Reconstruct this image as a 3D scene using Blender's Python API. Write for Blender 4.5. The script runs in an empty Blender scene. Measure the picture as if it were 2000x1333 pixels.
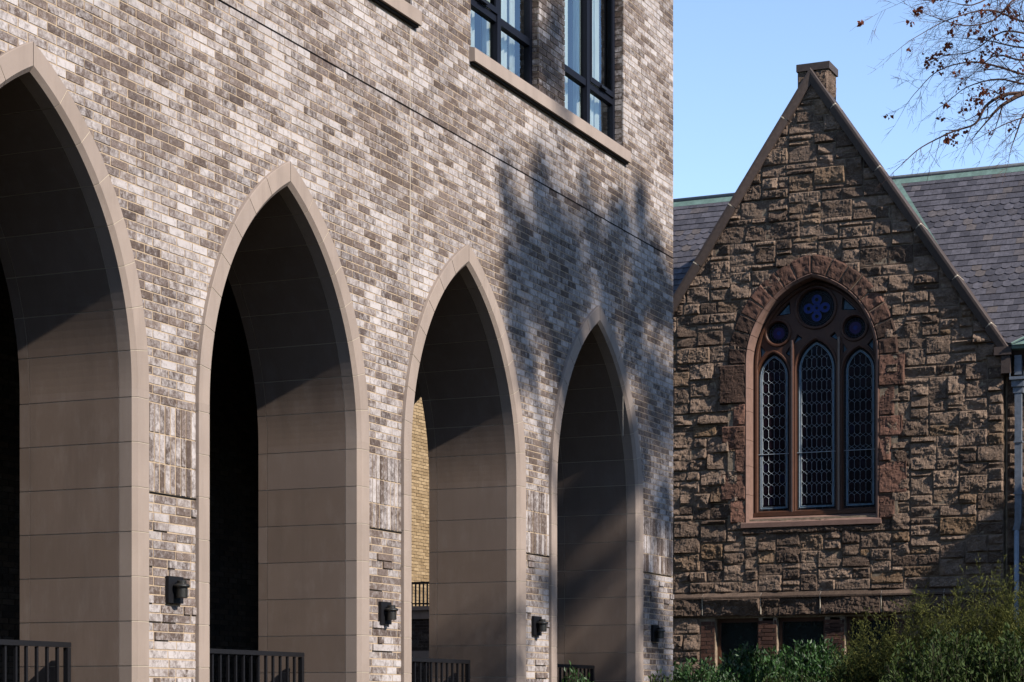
import bpy, bmesh, math, random
import numpy as np
from mathutils import Vector, Matrix, noise
from mathutils.geometry import tessellate_polygon
R = math.radians
random.seed(7); rng = np.random.default_rng(7)
SC = bpy.context.scene
COL = SC.collection

# ------------------------------------------------------------ camera, sky, sun
# eye level is z = 0, the new brick facade is the plane y = 0, the ground lies 1.7 m below the eye
A_, B_ = 0.9120879, 0.4099946            # view direction in plan
GZ = -1.7
cam_d = bpy.data.cameras.new('camera'); cam = bpy.data.objects.new('camera', cam_d); COL.objects.link(cam)
cam.location = (0, -8.79, 0)
cam.rotation_euler = (R(90), 0, math.atan2(B_, A_) - R(90))
cam_d.sensor_width = 36; cam_d.lens = 36 * 4100 / 2000
cam_d.shift_x = 0; cam_d.shift_y = (1375 - 666.5) / 2000
cam_d.clip_end = 3000
SC.camera = cam

SUN = Vector((0.26, 1.0, -.76)).normalized()       # direction the light travels
elev = math.asin(-SUN.z); azim = math.atan2(-SUN.x, -SUN.y)
world = bpy.data.worlds.new('World'); SC.world = world; world.use_nodes = True
nt = world.node_tree; bg = nt.nodes['Background']
sky = nt.nodes.new('ShaderNodeTexSky'); sky.sky_type = 'NISHITA'; sky.sun_disc = False
sky.sun_elevation = elev; sky.sun_rotation = azim
sky.air_density = 1.0; sky.dust_density = 0.0; sky.ozone_density = 0.5; sky.altitude = 2500
nt.links.new(sky.outputs[0], bg.inputs[0]); bg.inputs[1].default_value = 0.15
sd = bpy.data.lights.new('sun', 'SUN'); sd.energy = 5.0; sd.angle = R(0.5); sd.color = (1.0, 0.93, 0.84)
so = bpy.data.objects.new('sun', sd); COL.objects.link(so); so.rotation_euler = SUN.to_track_quat('-Z', 'Y').to_euler()
SC.view_settings.view_transform = 'Standard'; SC.view_settings.look = 'None'
SC.view_settings.exposure = 0.95; SC.view_settings.gamma = 1.0

# ------------------------------------------------------------ materials
KA = .50                                     # the photo is exposed for bright sky: keep every albedo low and the exposure up
def K(c): return tuple(x * KA for x in c)
class NT:
    def __init__(s, name):
        s.m = bpy.data.materials.new(name); s.m.use_nodes = True; s.t = s.m.node_tree
        s.b = s.t.nodes['Principled BSDF']
    def n(s, typ, **kw):
        o = s.t.nodes.new(typ)
        for k, v in kw.items(): setattr(o, k, v)
        return o
    def l(s, a, b): s.t.links.new(a, b)
    def coord(s, scale=(1, 1, 1)):
        tc = s.n('ShaderNodeTexCoord'); mp = s.n('ShaderNodeMapping'); mp.inputs['Scale'].default_value = scale
        s.l(tc.outputs['Object'], mp.inputs['Vector']); return mp.outputs[0]
    def noise(s, scale, detail=4, rough=.6, sc=(1, 1, 1)):
        o = s.n('ShaderNodeTexNoise'); o.inputs['Scale'].default_value = scale; o.inputs['Detail'].default_value = detail
        o.inputs['Roughness'].default_value = rough; s.l(s.coord(sc), o.inputs['Vector']); return o.outputs['Fac']
    def ramp(s, f, a, b, va=0., vb=1.):
        o = s.n('ShaderNodeMapRange'); o.inputs[1].default_value = a; o.inputs[2].default_value = b
        o.inputs[3].default_value = va; o.inputs[4].default_value = vb; s.l(f, o.inputs[0]); return o.outputs[0]
    def math(s, op, a, b):
        o = s.n('ShaderNodeMath', operation=op)
        for i, v in enumerate((a, b)):
            if isinstance(v, (int, float)): o.inputs[i].default_value = v
            else: s.l(v, o.inputs[i])
        return o.outputs[0]
    def mix(s, f, a, b, mode='MIX'):
        o = s.n('ShaderNodeMixRGB', blend_type=mode)
        for i, v in enumerate((f, a, b)):
            if isinstance(v, (int, float)): o.inputs[i].default_value = v
            elif isinstance(v, tuple): o.inputs[i].default_value = (*v[:3], 1)
            else: s.l(v, o.inputs[i])
        return o.outputs[0]
    def bump(s, h, strength=.3, dist=.01):
        o = s.n('ShaderNodeBump'); o.inputs['Strength'].default_value = strength; o.inputs['Distance'].default_value = dist
        s.l(h, o.inputs['Height']); s.l(o.outputs[0], s.b.inputs['Normal'])
    def col(s, c):
        if isinstance(c, tuple): s.b.inputs['Base Color'].default_value = (*c, 1)
        else: s.l(c, s.b.inputs['Base Color'])
        return s
    def set(s, **kw):
        for k, v in kw.items(): s.b.inputs[k.replace('_', ' ')].default_value = v
        return s
    def attr(s):
        a = s.n('ShaderNodeVertexColor'); a.layer_name = 'tone'
        sp = s.n('ShaderNodeSeparateColor'); s.l(a.outputs[0], sp.inputs[0]); return sp.outputs

def m_brick(name, dark, mid, white, wthr=.5):
    dark, mid, white = K(dark), K(mid), K(white)
    t = NT(name); r, g, b = t.attr()[:3]
    bn = t.noise(24, 4, .7, (1, 1, 1.3))
    base = t.mix(t.math('ADD', t.math('MULTIPLY', r, .75), t.ramp(bn, .35, .68, -.35, .5)), dark, mid)
    sp = t.noise(160, 3, .8)                              # pores and specks
    base = t.mix(t.ramp(sp, .50, .66), base, tuple(c * .42 for c in dark))
    st = t.noise(30, 5, .8, (1, 1, .9)); st2 = t.noise(13, 3, .6, (1.1, 1, .95))
    sm = t.math('ADD', t.math('MULTIPLY', st, .55), t.math('MULTIPLY', st2, .45))
    w = t.ramp(t.math('ADD', sm, t.math('MULTIPLY', g, .24)), .53, .74)
    c = t.mix(w, base, white)
    lo = t.noise(1.1, 4, .6, (1, 1, .8)); c = t.mix(t.ramp(lo, .42, .68, 0, .32), c, tuple(x * .8 for x in dark))
    c = t.mix(t.ramp(b, 0, 1, 0, .15), c, K((.30, .19, .11)))
    t.col(c).set(Roughness=.88); t.b.inputs['Specular IOR Level'].default_value = .25
    t.bump(t.math('ADD', st, sp), .5, .004); return t.m

def m_plain(name, c, rough=.8, nscale=None, var=.15, bump=0, bs=40, metallic=0, spec=.3, sc=(1, 1, 1)):
    t = NT(name); c = K(c)
    if nscale:
        f = t.noise(nscale, 5, .6, sc)
        t.col(t.mix(t.ramp(f, .3, .7), tuple(x * (1 - var) for x in c), tuple(min(1, x * (1 + var)) for x in c)))
    else: t.col(c)
    t.set(Roughness=rough, Metallic=metallic); t.b.inputs['Specular IOR Level'].default_value = spec
    if bump: t.bump(t.noise(bs, 5, .65), bump, .01)
    return t.m

def m_tone(name, a, b, rough=.85, ns=25, bump=.5, bs=60, third=None, spec=.2, speck=None, bd=.01, trans=0):
    """per-stone colour from the 'tone' attribute, mottled by noise"""
    t = NT(name); r, g, bb = t.attr()[:3]; a = K(a); b = K(b); third = third and K(third); speck = speck and K(speck)
    c = t.mix(r, a, b)
    if third: c = t.mix(t.ramp(g, .86, 1.05), c, third)
    f = t.noise(ns, 5, .7)
    c = t.mix(t.ramp(f, .35, .70, 0, .6), c, tuple(x * .35 for x in a))
    if speck:
        f2 = t.noise(ns * 5, 3, .8); c = t.mix(t.ramp(f2, .56, .72, 0, .8), c, speck)
    t.col(c).set(Roughness=rough); t.b.inputs['Specular IOR Level'].default_value = spec
    if bump: t.bump(t.noise(bs, 6, .75), bump, bd)
    if trans:
        tl = t.n('ShaderNodeBsdfTranslucent'); mx = t.n('ShaderNodeMixShader'); mx.inputs[0].default_value = trans
        t.l(c, tl.inputs[0]); t.l(t.b.outputs[0], mx.inputs[1]); t.l(tl.outputs[0], mx.inputs[2]); t.l(mx.outputs[0], t.t.nodes['Material Output'].inputs['Surface'])
    return t.m

M = {}
M['brick'] = m_brick('whitewashed_brick', (.105, .074, .064), (.335, .262, .235), (.73, .665, .650))
M['brick_dark'] = m_brick('dark_brick', (.05, .036, .030), (.12, .09, .078), (.26, .23, .21))
M['mortar'] = m_plain('tan_mortar', (.60, .45, .31), .95, 30, .2)
M['mortar_dark'] = m_plain('dark_mortar', (.16, .13, .11), .95, 30, .2)
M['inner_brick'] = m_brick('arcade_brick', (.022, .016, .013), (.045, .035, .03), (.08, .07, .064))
def m_cast(name, base):
    base = K(base)
    t = NT(name); r, g, b = t.attr()[:3]
    f = t.noise(2.3, 5, .6); f2 = t.noise(9, 4, .7, (1, 1, .35)); fine = t.noise(300, 2, .6)
    c = t.mix(t.ramp(f, .3, .7), tuple(x * .88 for x in base), tuple(x * 1.06 for x in base))
    c = t.mix(t.ramp(f2, .5, .75, 0, .16), c, K((.62, .55, .50)))
    st = t.noise(6, 5, .7, (1, 1, .10)); c = t.mix(t.ramp(st, .48, .76, 0, .5), c, tuple(x * .55 for x in base))
    c = t.mix(t.ramp(r, 0, 1, 0, .42), c, tuple(x * .72 for x in base))
    c = t.mix(t.ramp(g, .6, 1, 0, .12), c, K((.45, .38, .36)))
    c = t.mix(t.ramp(fine, .35, .7, 0, .16), c, tuple(x * .5 for x in base))
    t.col(c).set(Roughness=.82); t.b.inputs['Specular IOR Level'].default_value = .2
    t.bump(fine, .25, .002); return t.m
M['cast'] = m_cast('cast_stone', (.50, .395, .330))
M['cast_in_shaded'] = m_cast('cast_stone_panel_shaded', (.27, .198, .158))  # browner panel stone, darkened further so its colour carries the shade of the reveals
M['joint'] = m_plain('pale_joint', (.66, .56, .44), .95)
M['black'] = m_plain('black_gap', (.012, .012, .012), .8)
M['metal'] = m_plain('black_painted_metal', (.012, .012, .015), .5, 60, .2, .05, 200, spec=.22)
M['lamp'] = m_plain('bronze_black_metal', (.022, .020, .016), .38, 40, .2, spec=.5)
M['frame'] = m_plain('dark_navy_frame', (.012, .014, .024), .6, spec=.08)
M['curtain'] = m_plain('pale_curtain', (1.55, 1.65, 1.55), .9, 6, .12, sc=(6, 1, .3))
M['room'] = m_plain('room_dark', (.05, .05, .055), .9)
M['stone'] = m_tone('rock_faced_brownstone', (.155, .102, .076), (.50, .350, .258), .92, 9, 1.0, 26, (.42, .26, .14), .15, (.46, .36, .28), .05)
M['stone_red'] = m_tone('red_sandstone', (.070, .045, .035), (.30, .155, .112), .9, 7, .8, 40, None, .15, (.27, .14, .09), .015)
M['stone_mortar'] = m_plain('church_mortar', (.33, .25, .175), .95, 12, .4, .4, 50)
M['pink'] = m_plain('smooth_pink_sandstone', (.27, .160, .125), .85, 8, .15, .2, 60)
M['belt'] = m_tone('belt_stone', (.12, .080, .060), (.22, .150, .112), .9, 8, .8, 30, None, .15, (.26, .2, .13), .015)
M['coping'] = m_tone('dressed_coping', (.075, .050, .042), (.13, .086, .070), .7, 14, .2, 60, None, .35)
M['wood'] = m_plain('brown_painted_tracery', (.105, .042, .022), .42, 12, .2, .08, 60, spec=.5)
M['glassdark'] = m_tone('stained_glass', (.006, .006, .012), (.030, .012, .020), .25, 6, .3, 25, (.010, .012, .045), .5)
M['glassblue'] = m_plain('blue_glass', (.014, .045, .30), .35, 30, .4, spec=.5)
M['glasspurple'] = m_plain('violet_glass', (.040, .018, .12), .35, 40, .5, spec=.5)
M['lead'] = m_plain('lead_came', (.50, .58, .64), .5, 30, .2, metallic=.3, spec=.5)
M['leaddark'] = m_plain('dark_came', (.10, .13, .17), .5, 30, .2, metallic=.2)
M['border'] = m_plain('blue_border_glass', (.13, .25, .36), .4, 18, .5, spec=.5)
M['copper'] = m_plain('copper_verdigris', (.19, .29, .25), .6, 8, .25, .15, 30)
M['slate'] = m_tone('slate', (.075, .070, .084), (.185, .172, .198), .62, 14, .35, 90, (.225, .18, .155), .3, None, .006)
M['lead_roof'] = m_plain('lead_ridge', (.16, .17, .18), .6, 10, .2)
M['pipe'] = m_plain('galvanised_pipe', (.22, .25, .30), .5, 12, .25, .1, 30, metallic=.25)
M['pipe_light'] = m_plain('pale_pipe', (.36, .42, .50), .5, 12, .15)
M['redbrick'] = m_tone('red_brick', (.075, .036, .027), (.19, .090, .062), .9, 30, .5, 80)
M['pane'] = m_plain('basement_glass', (.02, .028, .026), .25, 8, .3, spec=.5)
M['yellow'] = m_tone('yellow_brick', (.40, .27, .14), (.66, .47, .265), .9, 30, .4, 60)
M['bark'] = m_plain('bark', (.13, .075, .058), .9, 20, .35, .5, 40)
M['stem'] = m_plain('shrub_stem', (.05, .042, .022), .9)
M['autumn'] = m_tone('rust_leaves', (.28, .070, .035), (.55, .17, .07), .7, 20, 0, trans=.5)
M['greenleaf'] = m_tone('tree_leaves', (.035, .055, .014), (.09, .10, .03), .7, 20, 0)
M['laurel'] = m_tone('glossy_leaves', (.022, .062, .014), (.070, .17, .035), .5, 12, 0, spec=.3, trans=.2)
M['olive'] = m_tone('olive_foliage', (.11, .13, .025), (.30, .28, .065), .75, 10, 0, trans=.25)
M['bush'] = m_tone('bush_leaves', (.030, .060, .012), (.10, .15, .030), .7, 10, 0, trans=.25)
M['blade'] = m_tone('strap_leaves', (.06, .10, .02), (.22, .20, .05), .6, 10, 0)
M['soil'] = m_plain('planted_ground', (.055, .050, .032), .95, 3, .4, .5, 12)
M['paving'] = m_plain('arcade_paving', (.055, .05, .045), .85, 4, .2)
def m_glass():
    t = NT('window_glass'); o = t.n('ShaderNodeMixShader'); g = t.n('ShaderNodeBsdfGlossy'); tr = t.n('ShaderNodeBsdfTransparent')
    g.inputs['Color'].default_value = (.80, .92, 1, 1); g.inputs['Roughness'].default_value = .015
    tr.inputs['Color'].default_value = (.93, .97, .96, 1)
    lw = t.n('ShaderNodeFresnel'); lw.inputs['IOR'].default_value = 2.6
    t.l(t.math('ADD', t.math('MULTIPLY', lw.outputs[0], .75), .04), o.inputs[0]); t.l(tr.outputs[0], o.inputs[1]); t.l(g.outputs[0], o.inputs[2])
    nz = t.n('ShaderNodeBump'); nz.inputs['Strength'].default_value = .12; nz.inputs['Distance'].default_value = .05
    t.l(t.noise(1.3, 2, .5), nz.inputs['Height']); t.l(nz.outputs[0], g.inputs['Normal'])
    t.l(o.outputs[0], t.t.nodes['Material Output'].inputs['Surface']); return t.m
M['glass'] = m_glass()

# ------------------------------------------------------------ mesh helpers
def tag(o, label=None, cat=None, group=None, kind=None):
    if label: o['label'] = label
    if cat: o['category'] = cat
    if group: o['group'] = group
    if kind: o['kind'] = kind
    return o
def empty(name, loc, label=None, cat=None, group=None):
    o = bpy.data.objects.new(name, None); COL.objects.link(o); o.location = loc; o.empty_display_size = .2
    return tag(o, label, cat, group)
class MB:
    def __init__(s): s.v = []; s.f = []; s.m = []; s.c = []
    def add(s, vs, fs, mat=0, col=(0, 0, 0)):
        b = len(s.v); s.v.extend(vs)
        for f in fs: s.f.append(tuple(b + i for i in f)); s.m.append(mat); s.c.append(col)
    def box(s, a, b, mat=0, col=(0, 0, 0), mp=None, skip=()):
        x0, y0, z0 = a; x1, y1, z1 = b
        vs = [(x0,y0,z0),(x1,y0,z0),(x1,y1,z0),(x0,y1,z0),(x0,y0,z1),(x1,y0,z1),(x1,y1,z1),(x0,y1,z1)]
        if mp: vs = [mp(*v) for v in vs]
        fs = [(0,3,2,1),(4,5,6,7),(0,1,5,4),(1,2,6,5),(2,3,7,6),(3,0,4,7)]
        s.add(vs, [f for i, f in enumerate(fs) if i not in skip], mat, col)
    def tube(s, pts, rad, n=6, mat=0, col=(0, 0, 0), cap=True):
        pts = [Vector(p) for p in pts]; rs = rad if isinstance(rad, (list, tuple)) else [rad] * len(pts)
        b = len(s.v); up = None
        for i, p in enumerate(pts):
            d = (pts[min(i + 1, len(pts) - 1)] - pts[max(i - 1, 0)])
            if d.length < 1e-9: d = Vector((0, 0, 1))
            d.normalize()
            if up is None: up = Vector((0, 0, 1)) if abs(d.z) < .9 else Vector((1, 0, 0))
            x = d.cross(up)
            if x.length < 1e-6: x = d.cross(Vector((1, .3, .1)))
            x.normalize(); y = d.cross(x); up = -y if False else up
            for k in range(n):
                a = 2 * math.pi * k / n
                s.v.append(tuple(p + (x * math.cos(a) + y * math.sin(a)) * rs[i]))
        for i in range(len(pts) - 1):
            for k in range(n):
                k2 = (k + 1) % n
                s.f.append((b + i*n + k, b + i*n + k2, b + (i+1)*n + k2, b + (i+1)*n + k)); s.m.append(mat); s.c.append(col)
        if cap:
            s.f.append(tuple(b + k for k in range(n))[::-1]); s.m.append(mat); s.c.append(col)
            e = b + (len(pts) - 1) * n; s.f.append(tuple(e + k for k in range(n))); s.m.append(mat); s.c.append(col)
    def lathe(s, c, prof, n=24, mat=0, col=(0, 0, 0)):
        b = len(s.v)
        for r, z in prof:
            for k in range(n):
                a = 2 * math.pi * k / n; s.v.append((c[0] + r * math.cos(a), c[1] + r * math.sin(a), c[2] + z))
        for i in range(len(prof) - 1):
            for k in range(n):
                k2 = (k + 1) % n; s.f.append((b + i*n + k, b + i*n + k2, b + (i+1)*n + k2, b + (i+1)*n + k)); s.m.append(mat); s.c.append(col)
    def prism(s, outer, holes, d0, d1, mp, mat=0, col=(0, 0, 0), sides=True):
        """polygon (a, z) with holes extruded from depth d0 to d1; mp(a, d, z) -> world"""
        loops = [outer] + list(holes); flat = [p for l in loops for p in l]
        tri = tessellate_polygon([[Vector((p[0], p[1], 0)) for p in l] for l in loops])
        n = len(flat); vs = [mp(p[0], d0, p[1]) for p in flat] + [mp(p[0], d1, p[1]) for p in flat]
        fs = [tuple(t) for t in tri] + [tuple(i + n for i in t[::-1]) for t in tri]
        if sides:
            o = 0
            for l in loops:
                k = len(l)
                for i in range(k): fs.append((o + i, o + (i + 1) % k, o + (i + 1) % k + n, o + i + n))
                o += k
        s.add(vs, fs, mat, col)
    def build(s, name, mats, parent=None, smooth=False, fix=True, origin=None):
        me = bpy.data.meshes.new(name)
        off = Vector(origin) if origin is not None else (parent.location if parent is not None and parent.type == 'EMPTY' else Vector((0, 0, 0)))
        V = np.array(s.v, dtype=float).reshape(-1, 3)
        base = Vector(off)
        if parent is not None and parent.type != 'EMPTY': base = WO.get(parent.name, Vector((0, 0, 0)))
        V = V - np.array(base)
        me.from_pydata(V.tolist(), [], s.f)
        for m in (mats if isinstance(mats, (list, tuple)) else [mats]): me.materials.append(m)
        me.polygons.foreach_set('material_index', s.m)
        if any(c != (0, 0, 0) for c in s.c):
            ca = me.color_attributes.new('tone', 'FLOAT_COLOR', 'CORNER')
            cnt = np.empty(len(s.f), dtype=np.int32); me.polygons.foreach_get('loop_total', cnt)
            c4 = np.ones((len(s.f), 4), dtype=np.float32); c4[:, :3] = s.c
            ca.data.foreach_set('color', np.repeat(c4, cnt, axis=0).ravel())
        if fix and len(s.f) < 60000:
            bm = bmesh.new(); bm.from_mesh(me); bmesh.ops.recalc_face_normals(bm, faces=bm.faces); bm.to_mesh(me); bm.free()
        if smooth: me.polygons.foreach_set('use_smooth', [True] * len(me.polygons))
        me.update()
        o = bpy.data.objects.new(name, me); COL.objects.link(o)
        if parent is not None: o.parent = parent
        else: o.location = base
        WO[o.name] = base
        return o
WO = {}
def rnd(a=0., b=1.): return random.uniform(a, b)
ID = lambda x, y, z: (x, y, z)

# ============================================================ NEW BRICK BUILDING
ARCH = [11.60, 15.03, 18.46, 21.89]
ZS, E_, RI = 2.30, 1.02, 2.22        # springing, centre offset, radius of the intrados; half width 1.20
FLOOR = -0.62; U0, U1 = 8.2, 24.40; TOP = 11.2
def half(z, o=0., rin=RI, e=E_, zs=ZS):
    """half width of the arch at height z, grown by o"""
    r = rin + o
    if z <= zs: return r - e
    h = r * r - (z - zs) ** 2
    if h <= 0: return -1
    return math.sqrt(h) - e
def arch_loop(c, o=0., z0=FLOOR, rin=RI, e=E_, zs=ZS, n=14):
    r = rin + o; tm = math.acos(e / r); L = [(c + e - r, z0)]
    for i in range(n + 1):
        t = tm * i / n; L.append((c + e - r * math.cos(t), zs + r * math.sin(t)))
    Rr = [(2 * c - x, z) for x, z in L[:-1]][::-1]
    return L + Rr
bld = empty('brick_building', (16, 0, GZ), 'modern whitewashed brick building with pale stone pointed arches and recessed upper windows', 'building')
WIN = [(18.57, 22.70), (13.17, 17.30)]
WZ0, WZ1 = 6.27, 9.0
h_c = .0678; HS = .0118
def cut(iv, a, b):
    out = []
    for x0, x1 in iv:
        if b <= x0 or a >= x1: out.append((x0, x1)); continue
        if a > x0: out.append((x0, a))
        if b < x1: out.append((b, x1))
    return out
def tone(dark=0., u=0, z=0, loose=False):
    cl = rnd(-.5, .5) if loose else noise.noise(Vector((u * 1.1 + z * .8, z * 1.6, 3.1)))
    r = min(1, max(0, rnd(0, 1) - dark)); g = rnd(0, 1) ** 1.1 * .85 + .06 + cl * .6 - dark
    return (r, min(1, max(0, g)), rnd())
mb = MB()
def brick(mb, x0, x1, z0, z1, y=0., dark=0., back=.02, mat=0, mp=None, loose=False):
    if x1 - x0 < .018 or z1 - z0 < .015: return
    j = rnd(-.0016, .0016)
    a = rnd(-.0009, .0009); b2 = rnd(-.0009, .0009)
    vs = [(x0, y + j, z0 + a), (x1, y + j, z0 + b2), (x1, y + back, z0), (x0, y + back, z0), (x0, y + j, z1 + a), (x1, y + j, z1 + b2), (x1, y + back, z1), (x0, y + back, z1)]
    if mp: vs = [mp(*v) for v in vs]
    mb.add(vs, [(0, 3, 2, 1), (4, 5, 6, 7), (0, 1, 5, 4), (1, 2, 6, 5), (3, 0, 4, 7)], mat, tone(dark, x0, z0, loose))
def course(mb, z0, z1, iv, k, L=.2127, y=0., dark=0., mp=None, mixed=False):
    for a, b in iv:
        if mixed:
            x = a
            while x < b - .02:
                l = random.choice([.10, .2, .2, .2, .30, .40, .2]) + rnd(-.01, .01); x1 = min(b, x + l)
                if b - x1 < .06: x1 = b
                pr_ = -.014 if rnd() < .12 else (0.0015 if rnd() < .1 else 0)
                brick(mb, x, x1 - HS, z0, z1, y + pr_, dark, mp=mp); x = x1
        else:
            i = math.floor((a - (k % 2) * L / 2) / L)
            while True:
                x = i * L + (k % 2) * L / 2; i += 1
                x0 = max(a, x); x1 = min(b, x + L - HS)
                if x0 >= b: break
                if x + L - HS <= a: continue
                brick(mb, x0, x1, z0, z1, y, dark, mp=mp)
BAND0, BAND1 = 1.575, 2.235
# courses above the soldier band
def wall_iv(zm):
    iv = [(U0, U1)]
    for c in ARCH:
        w = half(zm, .09)
        if w > 0: iv = cut(iv, c - w, c + w)
    for a, b in WIN:
        if WZ0 < zm < WZ1: iv = cut(iv, a, b)
    if zm > 3.4:
        iv = cut(iv, 17.262, 17.276) if zm < WZ0 else iv
    if zm < WZ0 and zm > 3.0: iv = cut(iv, 22.688, 22.700)
    return iv
k = 0; z = BAND1
while z < TOP - .1:
    if abs(z - 5.515) < h_c / 2: z_gap = z - HS + .001; z += .004
    course(mb, z, z + h_c - HS, wall_iv(z + h_c / 2), k); z += h_c; k += 1
# soldier band: three rows of upright bricks
iv_b = wall_iv(2.0)
for r_ in range(3):
    z0 = BAND0 + r_ * .22
    for a, b in iv_b:
        n = max(1, round((b - a) / .0725)); w = (b - a) / n
        for i in range(n): brick(mb, a + i * w, a + (i + 1) * w - .0145, z0, z0 + .22 - HS, -.001 + rnd(-.002, .001), .02, loose=True)
# lower mixed bricks with a few headers standing proud
z = BAND0 - .015 - h_c; k = 0
while z > -1.3:
    hh = h_c
    course(mb, z, z + hh - HS, wall_iv(z), k, mixed=True); z -= h_c; k += 1
# pier between the two upper windows
pier = (20.31, 21.02)
z = WZ0; k = 0
while z < WZ1:
    for off in (0, 5.40):
        course(mb, z, z + h_c - HS, [(pier[0] - off, pier[1] - off)], k, y=.03, dark=.32)
        for e, s in ((22.70 - off, 1), (20.31 - off, 1), (21.02 - off, -1), (18.57 - off, -1)):     # brick returns of the jambs
            tx0, tx1 = (e, e + .1) if s > 0 else (e - .1, e)
            yb0 = .016 if e in (22.70 - off, 18.57 - off) else .045
            mb.box((tx0, yb0, z), (tx1, .16, z + h_c - HS), 0, tone(.35, e, z), skip=(4,))
    z += h_c; k += 1
# mortar sheet behind the bricks, with the openings cut out
bot = [(U0, -1.5)]
for c in ARCH:
    L = arch_loop(c, .05, -1.5); bot += L
outer = bot + [(U1 - .003, -1.5), (U1 - .003, TOP), (U0, TOP)]
holes = [[(a + .012 if a < 17 else a - 0.0, WZ0), (b + .008, WZ0), (b + .008, WZ1), (a, WZ1)] for a, b in WIN]
mb.prism(outer, holes, .0038, .10, ID, 1)
for off in (0, 5.40):
    mb.box((pier[0] - off + .008, .037, WZ0), (pier[1] - off - .008, .15, WZ1), 1)
    mb.box((22.708 - off, .11, WZ0), (22.80 - off, .155, WZ1), 1)
# rest of the mass: end wall, back, roof, parapet coping
zr = 5.0
mb.box((U1 - .35, .101, zr), (U1 - .004, 12, TOP), 2)
mb.box((U0, .101, TOP), (U1 - .004, 12, TOP + .05), 3)
mb.box((U0 - .05, -.05, TOP + .05), (U1 + .05, .4, TOP + .17), 3)
mb.box((U0, 11.7, GZ), (U1 - .36, 12, TOP - .005), 2)
mb.box((U0 - .2, .0, GZ), (U0 - .002, 12, TOP - .005), 2)
wall = mb.build('brick_wall', [M['brick'], M['mortar'], M['brick_dark'], M['cast']], bld, fix=False)

mb = MB()                                                           # black soft joint and flashings
mb.box((U0, -.001, z_gap), (U1, .0036, z_gap + .008), 0)
mb.box((U0, -.010, z_gap + .0065), (U1, -.0015, z_gap + .008), 0)
mb.build('expansion_joint', M['black'], bld)
mb = MB()
for a, b in iv_b:
    mb = MB(); mb.box((a + .08, -.009, BAND0 - .013), (b - .08, .006, BAND0 - .007), 0); mb.build('flashing', M['metal'], bld)
for u in (17.269, 22.694):
    mb = MB(); mb.box((u - .006, .001, 3.1 if u > 20 else 3.5), (u + .006, .0036, WZ0 - .02), 0); mb.build('sealant_joint', M['joint'], bld)

# cast stone arch surrounds with panelled soffits
zj = [1.582 + .3265 * i for i in range(-9, 3)]         # bed joints on the jambs
TH = [R(a) for a in (7.0, 14.7, 22.4, 30.1, 37.9, 46.0, 54.2)]
G = .0035
def sweep(mb, c, prof, back, s0, s1, side, mp, mat, col, last=False, first=False):
    """one stone: prof points (n, y); s = height below springing or angle above it"""
    def st(s, n):
        r = RI + n
        if s <= 0: return (c + side * (E_ - r), ZS + s)
        return (c + side * (E_ - r * math.cos(s)), ZS + r * math.sin(s))
    N = 1 if s1 <= 0 and not last else (24 if last and s0 < .5 else 5)
    rings = []
    for i in range(N + 1):
        ring = []
        for (n, y) in prof + back[::-1]:
            s = s0 + (s1 - s0) * i / N
            if last:
                tm = math.acos(E_ / (RI + n)); s = s0 + (tm - G / 2 - s0) * i / N
            x, zz = st(s, n); ring.append(mp(x, y, zz))
        rings.append(ring)
    k = len(rings[0]); vs = [v for r in rings for v in r]; fs = []
    for i in range(N):
        for j in range(k): j2 = (j + 1) % k; fs.append((i*k + j, i*k + j2, (i+1)*k + j2, (i+1)*k + j))
    fs.append(tuple(range(k))[::-1]); fs.append(tuple(N*k + j for j in range(k)))
    mb.add(vs, fs, mat, col)
def surround(c, mp=ID, depth=1.0, floor=FLOOR):
    mb = MB(); D = .014
    segs = []
    zz = [floor - ZS] + [q - ZS for q in zj if q > floor + .1]
    for a, b in zip(zz[:-1], zz[1:]): segs.append((a + G, b - G, False))
    segs.append((zz[-1] + G, -.0001, False)); first_arc = True
    th = [0] + TH
    for i, (a, b) in enumerate(zip(th[:-1], th[1:])): segs.append((a + (G / 2.2 if i else .0001), b - G / 2.2, False))
    segs.append((TH[-1] + G / 2.2, 0, True))
    P1 = [(.18, .03), (.18, -.030), (.176, -.034), (.034, -.034), (.0, -.002), (0, .107)]
    B1 = [(.18 - D, .03), (.18 - D, -.034 + D), (.17 - D, -.034 + D), (.034 + D * .4, -.034 + D), (D, -.002 + D * .5), (D, .107)]
    P2 = [(0, .113), (0, depth - .097)]; B2 = [(D, .113), (D, depth - .097)]
    P3 = [(0, depth - .091), (0, depth - .003), (.20, depth)]; B3 = [(D, depth - .091), (D, depth - D), (.20, depth - D)]
    for side in (1, -1):
        for (a, b, last) in segs:
            col = (rnd(), rnd(), rnd())
            sweep(mb, c, P1, B1, a, b, side, mp, 0, col, last)
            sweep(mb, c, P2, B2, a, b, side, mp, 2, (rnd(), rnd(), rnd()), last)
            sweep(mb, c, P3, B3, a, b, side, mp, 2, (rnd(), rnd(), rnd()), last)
        # joint bed behind
        q = .0035
        PB = [(.178, .03), (.178, -.034 + q), (.036, -.034 + q), (q, -.002 + q * .4), (q, depth - q), (.2, depth - q)]
        BB = [(.15, .03), (.15, -.01), (.06, -.01), (.03, .0), (.03, depth - .03), (.2, depth - .03)]
        sweep(mb, c, PB, BB, floor - ZS, -.0001, side, mp, 1, (0, 0, .1)); sweep(mb, c, PB, BB, 0.0001, 0, side, mp, 1, (0, 0, .1), True)
    return mb
for c in ARCH:
    sb = surround(c); sb.build('arch_surround', [M['cast'], M['joint'], M['cast_in_shaded']], bld)

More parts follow.
